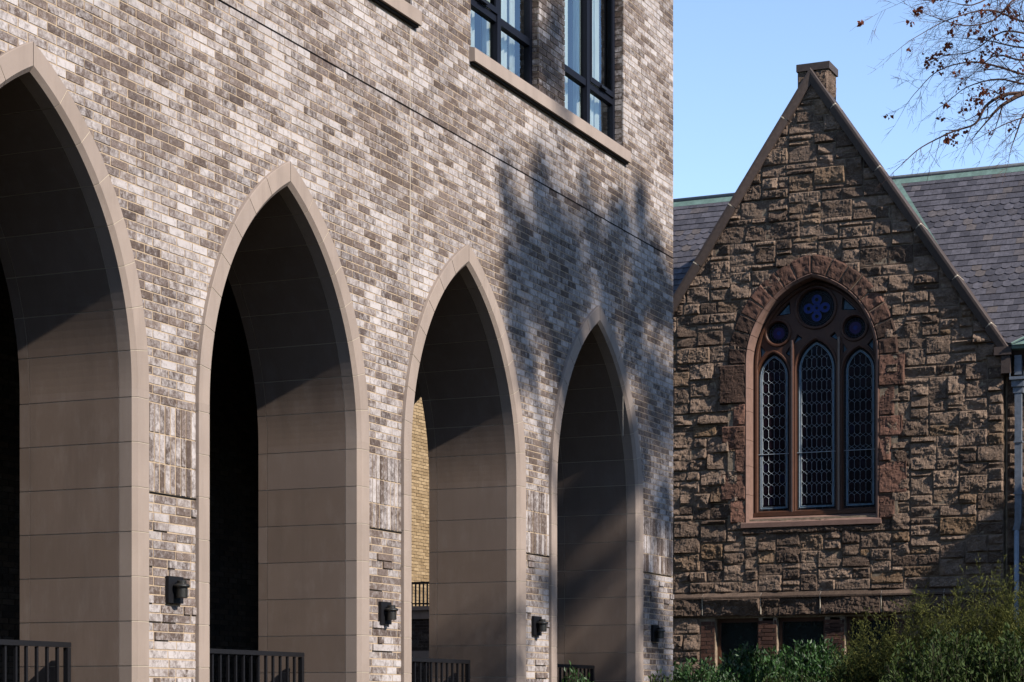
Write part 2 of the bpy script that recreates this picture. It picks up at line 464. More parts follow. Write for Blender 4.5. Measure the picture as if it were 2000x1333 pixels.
# arcade interior: back wall, ceiling, floor, cross walls behind the piers, end arch
mb = MB()
iz = -1.0
def back_courses(x0, x1, y, z0, z1, mat_dark=.5):
    z = z0; k = 0
    while z < z1: course(mb, z, z + h_c - HS, [(x0, x1)], k, y=y, dark=mat_dark); z += h_c; k += 1
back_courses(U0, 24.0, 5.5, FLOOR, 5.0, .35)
mb.box((U0, 5.512, FLOOR), (24.04, 5.7, 5.0), 1)
mb.box((U0, .999, 4.9), (U1 - .004, 5.7, 5.0), 1)                       # ceiling
mb.box((U0, .0, FLOOR - .15), (U1, 5.7, FLOOR), 2)                        # floor slab
for a, b in zip([U0 - 1.2] + ARCH, ARCH + [U1 + 1.1]):                       # pier cores between the arches
    x0, x1 = a + 1.235, b - 1.235
    if b > U1: x1 = U1 - .004
    mb.box((x0, .104, FLOOR), (x1, .98, 2.2), 1)
# spandrel mass above the springing, cut by the arches
sp_ = []
for c in ARCH:
    sp_ += [p for p in arch_loop(c, .035, 2.2) ]
mb.prism([(U0, 2.2)] + sp_ + [(U1 - .004, 2.2), (U1 - .004, 5.0), (U0, 5.0)], [], .104, .98, ID, 1)
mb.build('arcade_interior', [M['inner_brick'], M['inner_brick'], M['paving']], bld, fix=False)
# end wall with its own arch, seen from inside
EC = 3.05
def mpe(a, d, z): return (U1 - .02 - d, a, z)
mb = MB()
L = arch_loop(EC, .03, FLOOR)
mb.prism([(.985, FLOOR)] + L + [(5.7, FLOOR), (5.7, 5.0), (.985, 5.0)], [], .02, .4, mpe, 0)
mb.build('end_wall', [M['inner_brick']], bld)
mb2 = surround(EC, lambda a, d, z: (U1 + .0 - d * .42, a, z)); mb2.build('arch_surround', [M['cast'], M['joint'], M['cast_in_shaded']], bld)
# podium under the arcade
mb = MB(); mb.box((U0, -.06, GZ - .1), (U1 + .02, .0, -1.25), 0); mb.build('plinth', [M['cast']], bld)

# upper windows
def window_unit(off, w0, w1, sash_left):
    """one dark framed window between u = w0 and w1"""
    Y = .105; T = .055
    fr = MB(); a, b = w0 - off, w1 - off; mid = (a + b) / 2
    def bar(x0, x1, z0, z1, y0=Y, y1=Y + .07, m=0): fr.box((x0, y0, z0), (x1, y1, z1), m)
    zb, zt = WZ0 + .16, WZ1
    bar(a - .02, a + T, zb, zt); bar(b - T, b + .02, zb, zt); bar(mid - .045, mid + .045, zb, zt, Y - .012)
    bar(a + T, mid - .045, zb, zb + .06); bar(mid + .045, b - T, zb, zb + .06)
    ztr = zb + .50
    bar(a + T, mid - .045, ztr, ztr + .075); bar(mid + .045, b - T, ztr, ztr + .075)
    # opening sash over the transom on one side
    s0, s1 = (a + T, mid - .045) if sash_left else (mid + .045, b - T)
    z1 = ztr + .075
    for q in ((s0, s0 + .05, z1, zt), (s1 - .05, s1, z1, zt)): bar(*q, Y - .018, Y - .001)
    bar(s0 + .05, s1 - .05, z1, z1 + .06, Y - .018, Y - .001)
    root = fr.build('window', [M['frame']], bld)
    g = MB()
    for x0, x1 in ((a + T, mid - .045), (mid + .045, b - T)):
        g.add([(x0, Y + .035, zb + .06), (x1, Y + .035, zb + .06), (x1, Y + .035, ztr), (x0, Y + .035, ztr)], [(0, 1, 2, 3)])
        g.add([(x0, Y + .035, z1), (x1, Y + .035, z1), (x1, Y + .035, zt), (x0, Y + .035, zt)], [(0, 1, 2, 3)])
    g.build('pane', [M['glass']], root, fix=False)
    cu = MB()
    for x0, x1 in ((a + .06, a + .66), (mid - .02, mid + .60), (b - .20, b - .10)):
        n = 24; vs = []; fs = []
        for i in range(n + 1):
            x = x0 + (x1 - x0) * i / n; y = Y + .17 + .025 * math.sin(i * 1.9); vs += [(x, y, zb), (x, y, zt)]
        for i in range(n): fs.append((2*i, 2*i + 2, 2*i + 3, 2*i + 1))
        cu.add(vs, fs)
    cu.build('curtain', [M['curtain']], root, smooth=True, fix=False)
    hd = MB(); hx = (s0 + s1) / 2
    hd.box((hx - .09, Y - .045, z1 + .006), (hx + .09, Y - .030, z1 + .030)); hd.box((hx - .09, Y - .03, z1 + .01), (hx - .07, Y - .0175, z1 + .026)); hd.box((hx + .07, Y - .03, z1 + .01), (hx + .09, Y - .0175, z1 + .026))
    hd.build('handle', [M['metal']], root)
for off in (0, 5.40):
    window_unit(off, 18.59, 20.30, True); window_unit(off, 21.03, 22.69, False)
    sl = MB()
    a, b = 18.53 - off, 22.78 - off
    sl.prism([(-.065, WZ0 + .005), (-.062, WZ0 + .135), (.02, WZ0 + .155), (.10, WZ0 + .16), (.10, WZ0 + .005)], [], a, b, lambda q, d, z: (d, q, z), 0, (rnd(), rnd(), rnd()))
    sl.build('sill', [M['cast']], bld)
    f2 = MB(); f2.box((a + .02, -.035, WZ0 - .014), (b - .01, .004, WZ0 + .003)); f2.build('flashing', [M['black']], bld)
mb = MB()                                                             # rooms behind the windows
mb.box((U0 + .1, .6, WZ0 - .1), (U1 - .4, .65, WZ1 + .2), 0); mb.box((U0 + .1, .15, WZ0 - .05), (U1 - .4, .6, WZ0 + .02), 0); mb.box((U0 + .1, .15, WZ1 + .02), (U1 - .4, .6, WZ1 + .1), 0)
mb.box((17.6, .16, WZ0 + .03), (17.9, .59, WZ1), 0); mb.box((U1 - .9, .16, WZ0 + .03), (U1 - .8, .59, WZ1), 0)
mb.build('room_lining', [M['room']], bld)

# ------------------------------------------------------------ wall lights
LIGHTS = [(13.335, .855, 'black cylinder wall light on the pier between the first and second arches from the left'),
          (16.735, .815, 'black cylinder wall light on the brick pier left of the third arch'),
          (20.145, .815, 'black cylinder wall light on the pier left of the farthest arch'),
          (23.71, .845, 'black cylinder wall light beside the corner of the brick building, right of every arch')]
def wall_light(u, z, label):
    r = empty('wall_light', (u, 0, z), label, 'wall light', 'wall lights on the arcade piers')
    p = MB(); p.box((u - .1, -.032, z - .1), (u + .1, -.003, z + .1)); pl = p.build('back_plate', [M['metal']], r)
    bm = bmesh.new(); bm.from_mesh(pl.data); bmesh.ops.bevel(bm, geom=bm.edges[:], offset=.004, segments=2); bm.to_mesh(pl.data); bm.free()
    b = MB(); y = -.082; c = (u, y, z)
    b.lathe(c, [(0, -.062), (.040, -.062), (.045, -.058), (.045, .012), (.045, .016), (0, .016)], 28)
    b.lathe(c, [(.036, .045), (.036, .066), (.033, .069), (0, .069)], 24)
    b.build('lamp_body', [M['lamp']], r, smooth=False)
    k = MB(); k.lathe(c, [(.045, .016), (.058, .018), (.063, .026), (.062, .034), (.050, .043), (.036, .047), (0, .047)], 28); k.build('collar', [M['lamp']], r)
    a = MB(); a.tube([(u, -.030, z - .005), (u, y + .03, z - .005)], .03, 14); a.build('arm', [M['metal']], r)
for l in LIGHTS: wall_light(*l)

# ------------------------------------------------------------ railings in the arches
def railing(c, label):
    y = .52; x0, x1 = c - 1.196, c + 1.135; zt = .452
    r = empty('railing', (c, y, FLOOR), label, 'railing', 'black railings in the arches')
    t = MB(); t.box((x0, y - .022, zt - .038), (x1 + .02, y + .022, zt)); o = t.build('top_rail', [M['metal']], r)
    bm = bmesh.new(); bm.from_mesh(o.data); bmesh.ops.bevel(bm, geom=bm.edges[:], offset=.006, segments=2); bm.to_mesh(o.data); bm.free()
    t = MB(); t.box((x0, y - .014, FLOOR + .09), (x1 - .02, y + .014, FLOOR + .118)); t.build('bottom_rail', [M['metal']], r)
    for x in (x0 + .02, x1): t = MB(); t.box((x - .02, y - .02, FLOOR), (x + .02, y + .02, zt - .04)); t.build('post', [M['metal']], r)
    n = 19
    for i in range(1, n):
        x = x0 + .02 + (x1 - x0 - .02) * i / n; t = MB(); t.box((x - .010, y - .010, FLOOR + .12), (x + .010, y + .010, zt - .04)); t.build('baluster', [M['metal']], r)
for c, w in zip(ARCH, ('first arch, cut by the left edge', 'second arch from the left', 'third arch, before the yellow wall', 'farthest arch, behind a small shrub')):
    railing(c, 'black metal railing across the ' + w)
# slanting stair rail seen behind the third railing
r = empty('stair_railing', (19.2, 2.2, FLOOR), 'slanting black handrail of a stair behind the railing of the third arch', 'handrail')
t = MB(); t.tube([(18.0, 2.2, -.25), (20.4, 2.2, .50), (21.0, 2.2, .50)], .022, 8); t.build('handrail', [M['metal']], r)
for x, zz in ((18.2, -.19), (19.4, .19), (20.6, .5)):
    t = MB(); t.tube([(x, 2.2, FLOOR), (x, 2.2, zz)], .018, 8); t.build('post', [M['metal']], r)

# ============================================================ CHURCH
UC = 34.96; YC = 1.28
def mc(s, d, z): return (UC + d, YC - s, z)             # s to the right, d inward
ZAP, SL = 10.66, 1.49                                       # gable line under the coping
SR = 3.26                                                   # half width of the gable wall
CWE, CWR, CZS = .34, 1.46, 5.90                            # window arch
ch = empty('stone_church', (UC, YC, GZ), 'old rock-faced brownstone church gable with a pointed stained glass window and slate roof', 'church')
def chalf(z, o): return half(z, o, CWR, CWE, CZS)
def rock(mb, x0, x1, z0, z1, amp, base, keep=None, mat=0, col=None, mp=mc, step=.021, depth=0, soft=.020):
    nx = max(3, int((x1 - x0) / step)); nz = max(3, int((z1 - z0) / step)); seed = rnd(0, 500)
    tilt = Vector((rnd(-.9, .9), rnd(-.9, .9))); vs = []; cx_, cz_ = (x0 + x1) / 2, (z0 + z1) / 2
    w, h = x1 - x0, z1 - z0; pk = (rnd(.3, .7), rnd(.25, .75))
    tx = rnd(-1, 1) * .035; tz = rnd(-1, 1) * .035
    fac = [(rnd(-.1, 1.1), rnd(-.1, 1.1), rnd(-1, 1) * 1.5, rnd(-1, 1) * 1.5, rnd(.35, .75)) for _ in range(7)]
    fa2 = [(rnd(0, 1), rnd(0, 1), rnd(-1, 1) * 2.2, rnd(-1, 1) * 2.2, rnd(.45, .7)) for _ in range(4)]
    for j in range(nz + 1):
        for i in range(nx + 1):
            fx, fz = i / nx, j / nz; x = x0 + w * fx; z = z0 + h * fz
            ed = min(fx * w, (1 - fx) * w, fz * h, (1 - fz) * h)
            e = min(1, ed / soft); e = e ** .5
            p = Vector((x * 4.5 + seed, z * 5.5, seed * 1.7))
            f = noise.noise(p) * .50 + noise.cell(p * 1.5) * .22 + noise.noise(p * 2.9) * .42 + abs(noise.noise(p * 6.0)) * .9
            # broken facets: pick the highest of a few slanted planes
            pl = min(q[4] + q[2] * (fx - q[0]) + q[3] * (fz - q[1]) for q in fac)
            pl = max(pl, min(q[4] - .25 + q[2] * (fx - q[0]) + q[3] * (fz - q[1]) for q in fa2)); pl = max(-.3, min(1.1, pl))
            d = base + e * (amp * (.35 + 1.05 * pl + .50 * f) + tx * (fx - .5) + tz * (fz - .5)) * 1.0
            d = max(d, base * .5)
            jx = noise.noise(Vector((z * 9, seed, 2))) * .006 if i in (0, nx) else 0; jz = noise.noise(Vector((x * 9, seed, 5))) * .006 if j in (0, nz) else 0
            vs.append((x + jx, z + jz, d))
    # outer ring dropped into the mortar
    P = [mp(x, -d, z) for x, z, d in vs]; fs = []
    for j in range(nz):
        for i in range(nx):
            a = j * (nx + 1) + i
            if keep:
                cx = x0 + w * (i + .5) / nx; cz = z0 + h * (j + .5) / nz
                if not keep(cx, cz): continue
            fs.append((a, a + 1, a + nx + 2, a + nx + 1))
    ring = [i for i in range(nx + 1)] + [j * (nx + 1) + nx for j in range(1, nz + 1)] + [nz * (nx + 1) + i for i in range(nx - 1, -1, -1)] + [j * (nx + 1) for j in range(nz - 1, 0, -1)]
    if keep is None or all(keep(vs[i][0], vs[i][1]) for i in ring[::3]):
        b = len(P)
        for i in ring: x, z, d = vs[i]; P.append(mp(x, .03, z))
        for q in range(len(ring)): q2 = (q + 1) % len(ring); fs.append((ring[q], b + q, b + q2, ring[q2]))
    mb.add(P, fs, mat, col or (rnd() ** .8, rnd(), rnd()))
def ashlar(mb, x0, x1, z0, z1, keep, amp=.050, base=.020, mp=mc, g=.0065, step=.021):
    """random ashlar: bands split into single stones or stacked pairs"""
    ch_, cw_ = .098, .062
    nz, nx = max(1, round((z1 - z0) / ch_)), max(1, round((x1 - x0) / cw_))
    ZL = [z0 + (z1 - z0) * i / nz + (rnd(-.014, .014) if 0 < i < nz else 0) for i in range(nz + 1)]
    XL = [x0 + (x1 - x0) * i / nx + (rnd(-.012, .012) if 0 < i < nx else 0) for i in range(nx + 1)]
    free = [[True] * nx for _ in range(nz)]
    for j in range(nz):
        for i in range(nx):
            if not free[j][i]: continue
            run = 0
            while i + run < nx and free[j][i + run]: run += 1
            w = min(run, random.choice((5, 5, 6, 6, 7, 7, 8, 9, 10)))
            if 0 < run - w < 3: w = run if run <= 9 else run - 4
            h = random.choice((1, 2, 2, 2, 2, 3)) if w < 7 else random.choice((1, 2, 2, 3, 3))
            if w <= 3: h = 1
            elif w == 4: h = min(h, 2)
            h = min(h, nz - j)
            if nz - j - h == 1 and h < 3: h += 1
            k = 1
            while k < h and all(free[j + k][i:i + w]): k += 1
            h = k
            for q in range(h):
                for r_ in range(w): free[j + q][i + r_] = False
            a, b, c, d = XL[i], XL[i + w], ZL[j], ZL[j + h]
            if keep is None or any(keep(px, pz) for px in (a, (a + b) / 2, b) for pz in (c, (c + d) / 2, d)):
                rock(mb, a + g, b - g, c + g, d - g, amp * rnd(.55, 1.35), base, keep, 0, mp=mp, step=step)
BELT0, BELT1 = 1.52, 1.93
def keep_g(s, z):
    if abs(s) > SR: return False
    if z > ZAP - SL * abs(s) - .03: return False
    if z > 3.16 and z < 8:
        w = chalf(z, .20)
        if w > 0 and abs(s) < w: return False
    return True
mb = MB()
ashlar(mb, -SR, SR, BELT1, ZAP, keep_g)
# mortar bed
hz = 3.2
hole = [(s, z) for s, z in arch_loop(0, .06, hz, CWR, CWE, CZS)]

BW = [(-1.74, -.95), (-.62, .23), (.58, 1.45)]             # basement window openings (s)
up = [(-SR + .02, hz)] + arch_loop(0, .06, hz, CWR, CWE, CZS) + [(SR - .02, hz), (SR - .02, ZAP - SL * SR), (0, ZAP - .03), (-SR + .02, ZAP - SL * SR)]
mb.prism(up, [], -.012, .40, mc, 1)
low = [(-SR + .02, GZ)]
for a, b in BW: low += [(a, GZ), (a, BELT0 - .03), (b, BELT0 - .03), (b, GZ)]
mb.prism(low + [(SR - .02, GZ), (SR - .02, hz), (-SR + .02, hz)], [], -.012, .40, mc, 1)
def keep_b(s, z): return all(not (a - .27 < s < b + .27) for a, b in BW)
ashlar(mb, -SR, SR, GZ, BELT0, keep_b, .06, .03)
mb.build('gable_wall', [M['stone'], M['stone_mortar']], ch, fix=False)
# belt course of long weathered blocks
mb = MB()
xs = [-SR - .04, -3.0]; xs = [-SR - .04] + [-1.95 + 1.06 * i for i in range(0, 6)]; xs = [x for x in xs if x < SR] + [SR + .05]
for a, b in zip(xs[:-1], xs[1:]):
    t_ = (rnd(), rnd(), rnd())
    mb.prism([(.0, BELT1 + .0), (-.03, BELT1), (-.125, BELT1 - .07), (-.125, BELT1 - .10), (.0, BELT1 - .10)], [], a + .007, b - .007, lambda q, d, z: mc(d, q, z), 0, t_)
    rock(mb, a + .007, b - .007, BELT0, BELT1 - .10, .075, .070, None, 0, t_, soft=.02)
mb.box((-SR, -.03, BELT0 + .02), (SR, -.001, BELT1 - .02), 1, mp=mc)
for x in xs[1:-1]: mb.prism([(.0, BELT0), (-.100, BELT0 + .03), (-.115, BELT1 - .075), (-.03, BELT1 - .006), (.0, BELT1 - .006)], [], x - .006, x + .006, lambda q, d, z: mc(d, q, z), 1)
mb.build('belt_course', [M['belt'], M['joint']], ch, fix=False)
# basement windows and their brick jambs
for a, b in BW:
    f = MB()
    f.box((a, .10, GZ + .4), (a + .06, .18, BELT0 - .03), 0, mp=mc); f.box((b - .06, .10, GZ + .4), (b, .18, BELT0 - .03), 0, mp=mc); f.box((a + .06, .10, BELT0 - .10), (b - .06, .18, BELT0 - .03), 0, mp=mc)
    o = f.build('basement_window', [M['wood']], ch)
    g = MB(); g.box((a + .06, .14, GZ + .4), (b - .06, .15, BELT0 - .10), 0, mp=mc); g.build('pane', [M['pane']], o)
    f = MB()
    for x0 in (a - .26, b):
        z = GZ; k = 0
        while z < BELT0 - .07:
            x = x0 - (k % 2) * .1
            while x < x0 + .26:
                xa, xb = max(x, x0), min(x + .2, x0 + .26)
                if xb - xa > .03: f.box((xa, -.03 + rnd(-.006, .006), z), (xb - .01, .12, z + .06), 0, (rnd(), rnd(), rnd()), mp=mc)
                x += .21
            z += .07; k += 1
    f.box((a - .26, -.018, GZ), (a - .0005, .11, BELT0 - .04), 1, mp=mc); f.box((b + .0005, -.018, GZ), (b + .26, .11, BELT0 - .04), 1, mp=mc)
    f.build('brick_jamb', [M['redbrick'], M['stone_mortar']], ch, fix=False)

# big window: voussoirs and jamb stones
def polar(r, th, side): return (side * (r * math.cos(th) - CWE), CZS + r * math.sin(th))
def rock_pol(mb, r0f, r1, t0, t1, side, amp, base, col, last=False):
    nr, ntt = 12, 13; seed = rnd(0, 500); vs = []; fs = []
    for j in range(ntt + 1):
        for i in range(nr + 1):
            r = r0f + (r1 - r0f) * i / nr
            t_end = math.acos(CWE / r) - .0025 if last else t1
            th = t0 + (t_end - t0) * j / ntt
            s, z = polar(r, th, side)
            fx, fz = i / nr, j / ntt; ed = min(fx, 1 - fx) * (r1 - r0f), min(fz, 1 - fz) * (t1 - t0) * r
            e = min(1, min(ed) / .018) ** .6; p = Vector((s * 6 + seed, z * 6, seed))
            f = noise.noise(p) * .6 + noise.noise(p * 2.3) * .4 + abs(noise.noise(p * 5)) * .25
            vs.append(mc(s, -(base + e * amp * (.55 + f)), z))
    for j in range(ntt):
        for i in range(nr): a = j * (nr + 1) + i; fs.append((a, a + 1, a + nr + 2, a + nr + 1))
    ring = [i for i in range(nr + 1)] + [j * (nr + 1) + nr for j in range(1, ntt + 1)] + [ntt * (nr + 1) + i for i in range(nr - 1, -1, -1)] + [j * (nr + 1) for j in range(ntt - 1, 0, -1)]
    b = len(vs)
    for i in ring: x, y, z = vs[i]; vs.append((UC + .02, y, z))
    for q in range(len(ring)): q2 = (q + 1) % len(ring); fs.append((ring[q], b + q, b + q2, ring[q2]))
    mb.add(vs, fs, 0, col)
vo = MB()
nv = 7; TM = math.acos(CWE / CWR); nv = 8; ang = [TM * i / nv * 1.0 for i in range(nv + 1)]
for side in (1, -1):
    for i in range(nv):
        dk = rnd(.0, .28) if (side < 0 and i in (0, 1, 2)) or (side > 0 and i in (0, 1, 5)) else rnd(.45, .95)
        rock_pol(vo, CWR + .048, CWR + .385, ang[i] + (.004 if i else .002), ang[i + 1] - .004, side, .034, .047, (dk, rnd(), rnd()), i == nv - 1)
    # jambs: long and short blocks
    z = 3.13; kk = 0
    while z < CZS - .02:
        H = rnd(.34, .56)
        if CZS - z - H < .2: H = CZS - z
        wd = (.40 if kk % 2 else .20) + rnd(-.04, .05)
        c0 = (rnd(.55, 1), rnd(), rnd()) if not (z + H > CZS - .1 and side < 0) else (.1, .2, .3)
        xa, xb = 1.123 + .050, 1.123 + .085 + wd
        if side < 0: xa, xb = -xb, -xa
        rock(vo, xa + .004, xb - .004, z + .006, z + H - .006, .036, .055, None, 0, c0)
        z += H; kk += 1
# mortar bed behind voussoirs
ol = arch_loop(0, .38, 3.14, CWR, CWE, CZS, 24); il = arch_loop(0, .07, 3.14, CWR, CWE, CZS, 24)
nl_ = len(ol); vo.add([mc(s, -.045, z) for s, z in ol + il] + [mc(s, .0, z) for s, z in ol], [(i, i + 1, nl_ + i + 1, nl_ + i) for i in range(nl_ - 1)] + [(i, i + 1, 2 * nl_ + i + 1, 2 * nl_ + i) for i in range(nl_ - 1)], 1)
vo.build('window_arch_stones', [M['stone_red'], M['stone_mortar']], ch, fix=False)
# smooth chamfered margin and reveal
re = MB(); prof = [(.052, -.02), (.052, -.062), (.044, -.066), (.0, -.02), (.0, .30)]; bk = [(.07, -.02), (.07, -.0), (.06, .0), (.04, .05), (.04, .30)]
def rsweep(mb, side, s0, s1, last, N=16):
    rings = []
    for i in range(N + 1):
        ring = []
        for n, y in prof + bk[::-1]:
            s = s0 + (s1 - s0) * i / N
            if last: s = s0 + (math.acos(CWE / (CWR + n)) - s0) * i / N
            r = CWR + n
            p = (side * (r - CWE), CZS + s) if s <= 0 else (side * (r * math.cos(s) - CWE), CZS + r * math.sin(s))
            ring.append(mc(p[0], y, p[1]))
        rings.append(ring)
    k = len(rings[0]); fs = []
    for i in range(N):
        for j in range(k): j2 = (j + 1) % k; fs.append((i*k + j, i*k + j2, (i+1)*k + j2, (i+1)*k + j))
    fs += [tuple(range(k)), tuple(N*k + j for j in range(k))]
    mb.add([v for r in rings for v in r], fs, 0)
for side in (1, -1):
    z = 3.13 - CZS; 
    cuts = [z, z + .5, z + 1.0, z + 1.45, z + 1.95, z + 2.35, -.0001]
    for a, b in zip(cuts[:-1], cuts[1:]): rsweep(re, side, a + .003, b - (.003 if b < -.01 else 0), False, 1)
    for i in range(nv): rsweep(re, side, ang[i] + (.003 if i else .0001), ang[i + 1] - .003, i == nv - 1, 5)
re.build('window_reveal', [M['pink']], ch)
sl = MB()
sl.prism([(.40, 3.26), (.20, 3.25), (-.04, 3.155), (-.09, 3.13), (-.09, 3.05), (.40, 3.0)], [], -1.25, 1.22, lambda q, d, z: mc(d, q, z), 0)
rock(sl, -1.24, 1.2, 2.93, 3.045, .05, .03, None, 1, (.1, .1, .1))
sl.build('window_sill', [M['pink'], M['stone']], ch, fix=False)

# tracery window
TD = .24
LC = [(-.765, .282, 5.70, 6.11), (0, .348, 5.78, 6.29), (.765, .282, 5.70, 6.11)]       # centre, half width, springing, apex
def lancet(c, w, zs, za, z0, o=0., n=9):
    ri = za - zs; r = (ri * ri + w * w) / (2 * w); e = r - w; r += o
    tm = math.acos(max(-1, min(1, e / r))); L = [(c + e - r, z0 - o)]
    for i in range(n + 1): t = tm * i / n; L.append((c + e - r * math.cos(t), zs + r * math.sin(t)))
    return L + [(2 * c - x, z) for x, z in L[:-1]][::-1]
def circ(c, z, r, n=32): return [(c + r * math.cos(2 * math.pi * i / n), z + r * math.sin(2 * math.pi * i / n)) for i in range(n)]
ZB = 3.36
CI = [(0, 6.84, .325), (-.68, 6.45, .190), (.68, 6.45, .190)]
tri = []
for sg in (1, -1):
    tri.append([(sg * .33, 7.02 - .62), (sg * .43, 6.22), (sg * .24, 6.33)] if sg > 0 else [(sg * .24, 6.33), (sg * .43, 6.22), (sg * .33, 6.40)])
    tri.append([(sg * .45, 6.76), (sg * .72, 6.74), (sg * .47, 6.99)])
    tri.append([(sg * 1.0, 6.02), (sg * 1.0, 6.26), (sg * .90, 6.14)])
    tri.append([(sg * .47, 6.02), (sg * .47, 6.20), (sg * .55, 6.08)])
outl = arch_loop(0, -.002, ZB - .09, CWR, CWE, CZS, 22)
holes = [lancet(c, w, zs, za, ZB) for c, w, zs, za in LC] + [circ(*q) for q in CI] + tri
tr = MB(); tr.prism(outl, holes, TD, TD + .09, mc, 0)
def loopt(mb, L, r, d, closed=True, m=0, n=6):
    pts = [mc(s, d, z) for s, z in L]
    if closed: pts = pts + [pts[0]]
    mb.tube(pts, r, n, m)
for c, w, zs, za in LC: loopt(tr, lancet(c, w, zs, za, ZB, .028), .022, TD - .004)
for q in CI: loopt(tr, circ(q[0], q[1], q[2] + .03), .026, TD - .008)
loopt(tr, arch_loop(0, -.05, ZB - .04, CWR, CWE, CZS, 22), .032, TD - .01)
for s in (-.415, .415): tr.tube([mc(s, TD - .02, ZB - .08), mc(s, TD - .02, 6.30)], [.030, .030], 8)
bx0 = TD - .03
tr.box((-1.11, TD - .05, ZB - .10), (1.11, TD + .02, ZB - .035), 0, mp=mc)
win = tr.build('tracery_window', [M['wood']], ch, fix=False)
# glass set with many small coloured quarries
GD = TD + .055
gl = MB()
def pane_poly(mb, L, d, mat, col=(0, 0, 0)):
    t = tessellate_polygon([[Vector((s, z, 0)) for s, z in L]]); mb.add([mc(s, d, z) for s, z in L], [tuple(x) for x in t], mat, col)
big = arch_loop(0, -.05, ZB - .03, CWR, CWE, CZS, 16)
pane_poly(gl, big, GD + .010, 0, (0.02, 0.02, 0.02))
gl.build('stained_glass', [M['glassdark']], win, fix=False)
ld = MB()
def in_lancet(c, w, zs, za, x, z, inset):
    ri = za - zs; r = (ri * ri + w * w) / (2 * w); e = r - w
    if z < ZB + inset: return False
    hw = (r - e - inset) if z < zs else (math.sqrt(max(0, (r - inset) ** 2 - (z - zs) ** 2)) - e)
    return abs(x - c) < hw
qa = MB()
for (c, w, zs, za) in LC:
    ins = .082
    # blue strip border with pale came, then an outer margin of small cames
    Lb = lancet(c, w, zs, za, ZB, -ins + .012); L2 = lancet(c, w, zs, za, ZB, -ins + .040)
    n = len(Lb); vs = [mc(s, GD - .004, z) for s, z in Lb] + [mc(s, GD - .004, z) for s, z in L2]
    qa.add(vs, [(i, (i + 1) % n, (i + 1) % n + n, i + n) for i in range(n)], 1)
    loopt(ld, Lb, .0035, GD - .006, n=4); loopt(ld, L2, .0045, GD - .006, n=4)
    loopt(ld, lancet(c, w, zs, za, ZB, -.022), .0025, GD - .006, n=4, m=1)
    z = ZB + .02
    while z < zs + .05:
        for sg in (1, -1): ld.tube([mc(c + sg * (w - .001), GD - .006, z), mc(c + sg * (w - ins + .038), GD - .006, z)], .0022, 4, 1)
        z += .075
    x = c - w + .06
    while x < c + w: ld.tube([mc(x, GD - .006, ZB), mc(x, GD - .006, ZB + .045)], .0022, 4, 1); x += .13
    # elongated hexagon lattice
    px = (2 * (w - ins)) / (6 if w > .3 else 4); pz = .198; wl = px / 2
    i0 = int(w / px) + 2
    def seg(p, q):
        m_ = ((p[0] + q[0]) / 2, (p[1] + q[1]) / 2)
        if in_lancet(c, w, zs, za, *p, ins - .004) and in_lancet(c, w, zs, za, *q, ins - .004): ld.tube([mc(p[0], GD - .006, p[1]), mc(q[0], GD - .006, q[1])], .0024, 4, 0, cap=False)
    ncol = 6 if w > .3 else 4
    z = ZB + ins - .02
    while z < za:
        for i in range(ncol + 1):
            x = c - (w - ins) + i * px
            a0, a1 = z + .045, z + pz - .045
            # vertical came, then a curved crossing towards both neighbours
            for q in range(4): seg((x, a0 + (a1 - a0) * q / 4), (x, a0 + (a1 - a0) * (q + 1) / 4))
            for sg in (1, -1):
                for q in range(6):
                    def cv(t): return (x + sg * px * (.5 - .5 * math.cos(math.pi * t)), a1 + .09 * t)
                    seg(cv(q / 6), cv((q + 1) / 6))
            rr = rnd()
            if in_lancet(c, w, zs, za, x + px / 2, a0 + .03, ins) and in_lancet(c, w, zs, za, x + px / 2, a1, ins) and i < ncol:
                e1, e2 = rnd(-.002, .002), rnd(-.002, .002); qa.add([mc(x + px * .06, GD + e1 + e2, a0), mc(x + px * .94, GD - e1 + e2, a0), mc(x + px * .94, GD - e1 - e2, a1), mc(x + px * .5, GD - e2 * 1.3, a1 + .04), mc(x + px * .06, GD + e1 - e2, a1), ], [(0, 1, 2, 3, 4)], 0, (rr, rnd() ** 2, rnd()))
                zc = z
                qa.add([mc(x + px * .5, GD - .001, a0 - .075), mc(x + px * .78, GD - .001, a0 - .045), mc(x + px * .5, GD - .001, a0 - .015), mc(x + px * .22, GD - .001, a0 - .045)], [(0, 1, 2, 3)], 0, (rnd(), 1, rnd()))
        z += pz
    ld.tube([mc(c - w, GD - .014, 4.35), mc(c + w, GD - .014, 4.35)], .007, 6, 0)
    ld.tube([mc(c, GD - .006, za - .09), mc(c, GD - .006, za)], .0025, 4, 1)
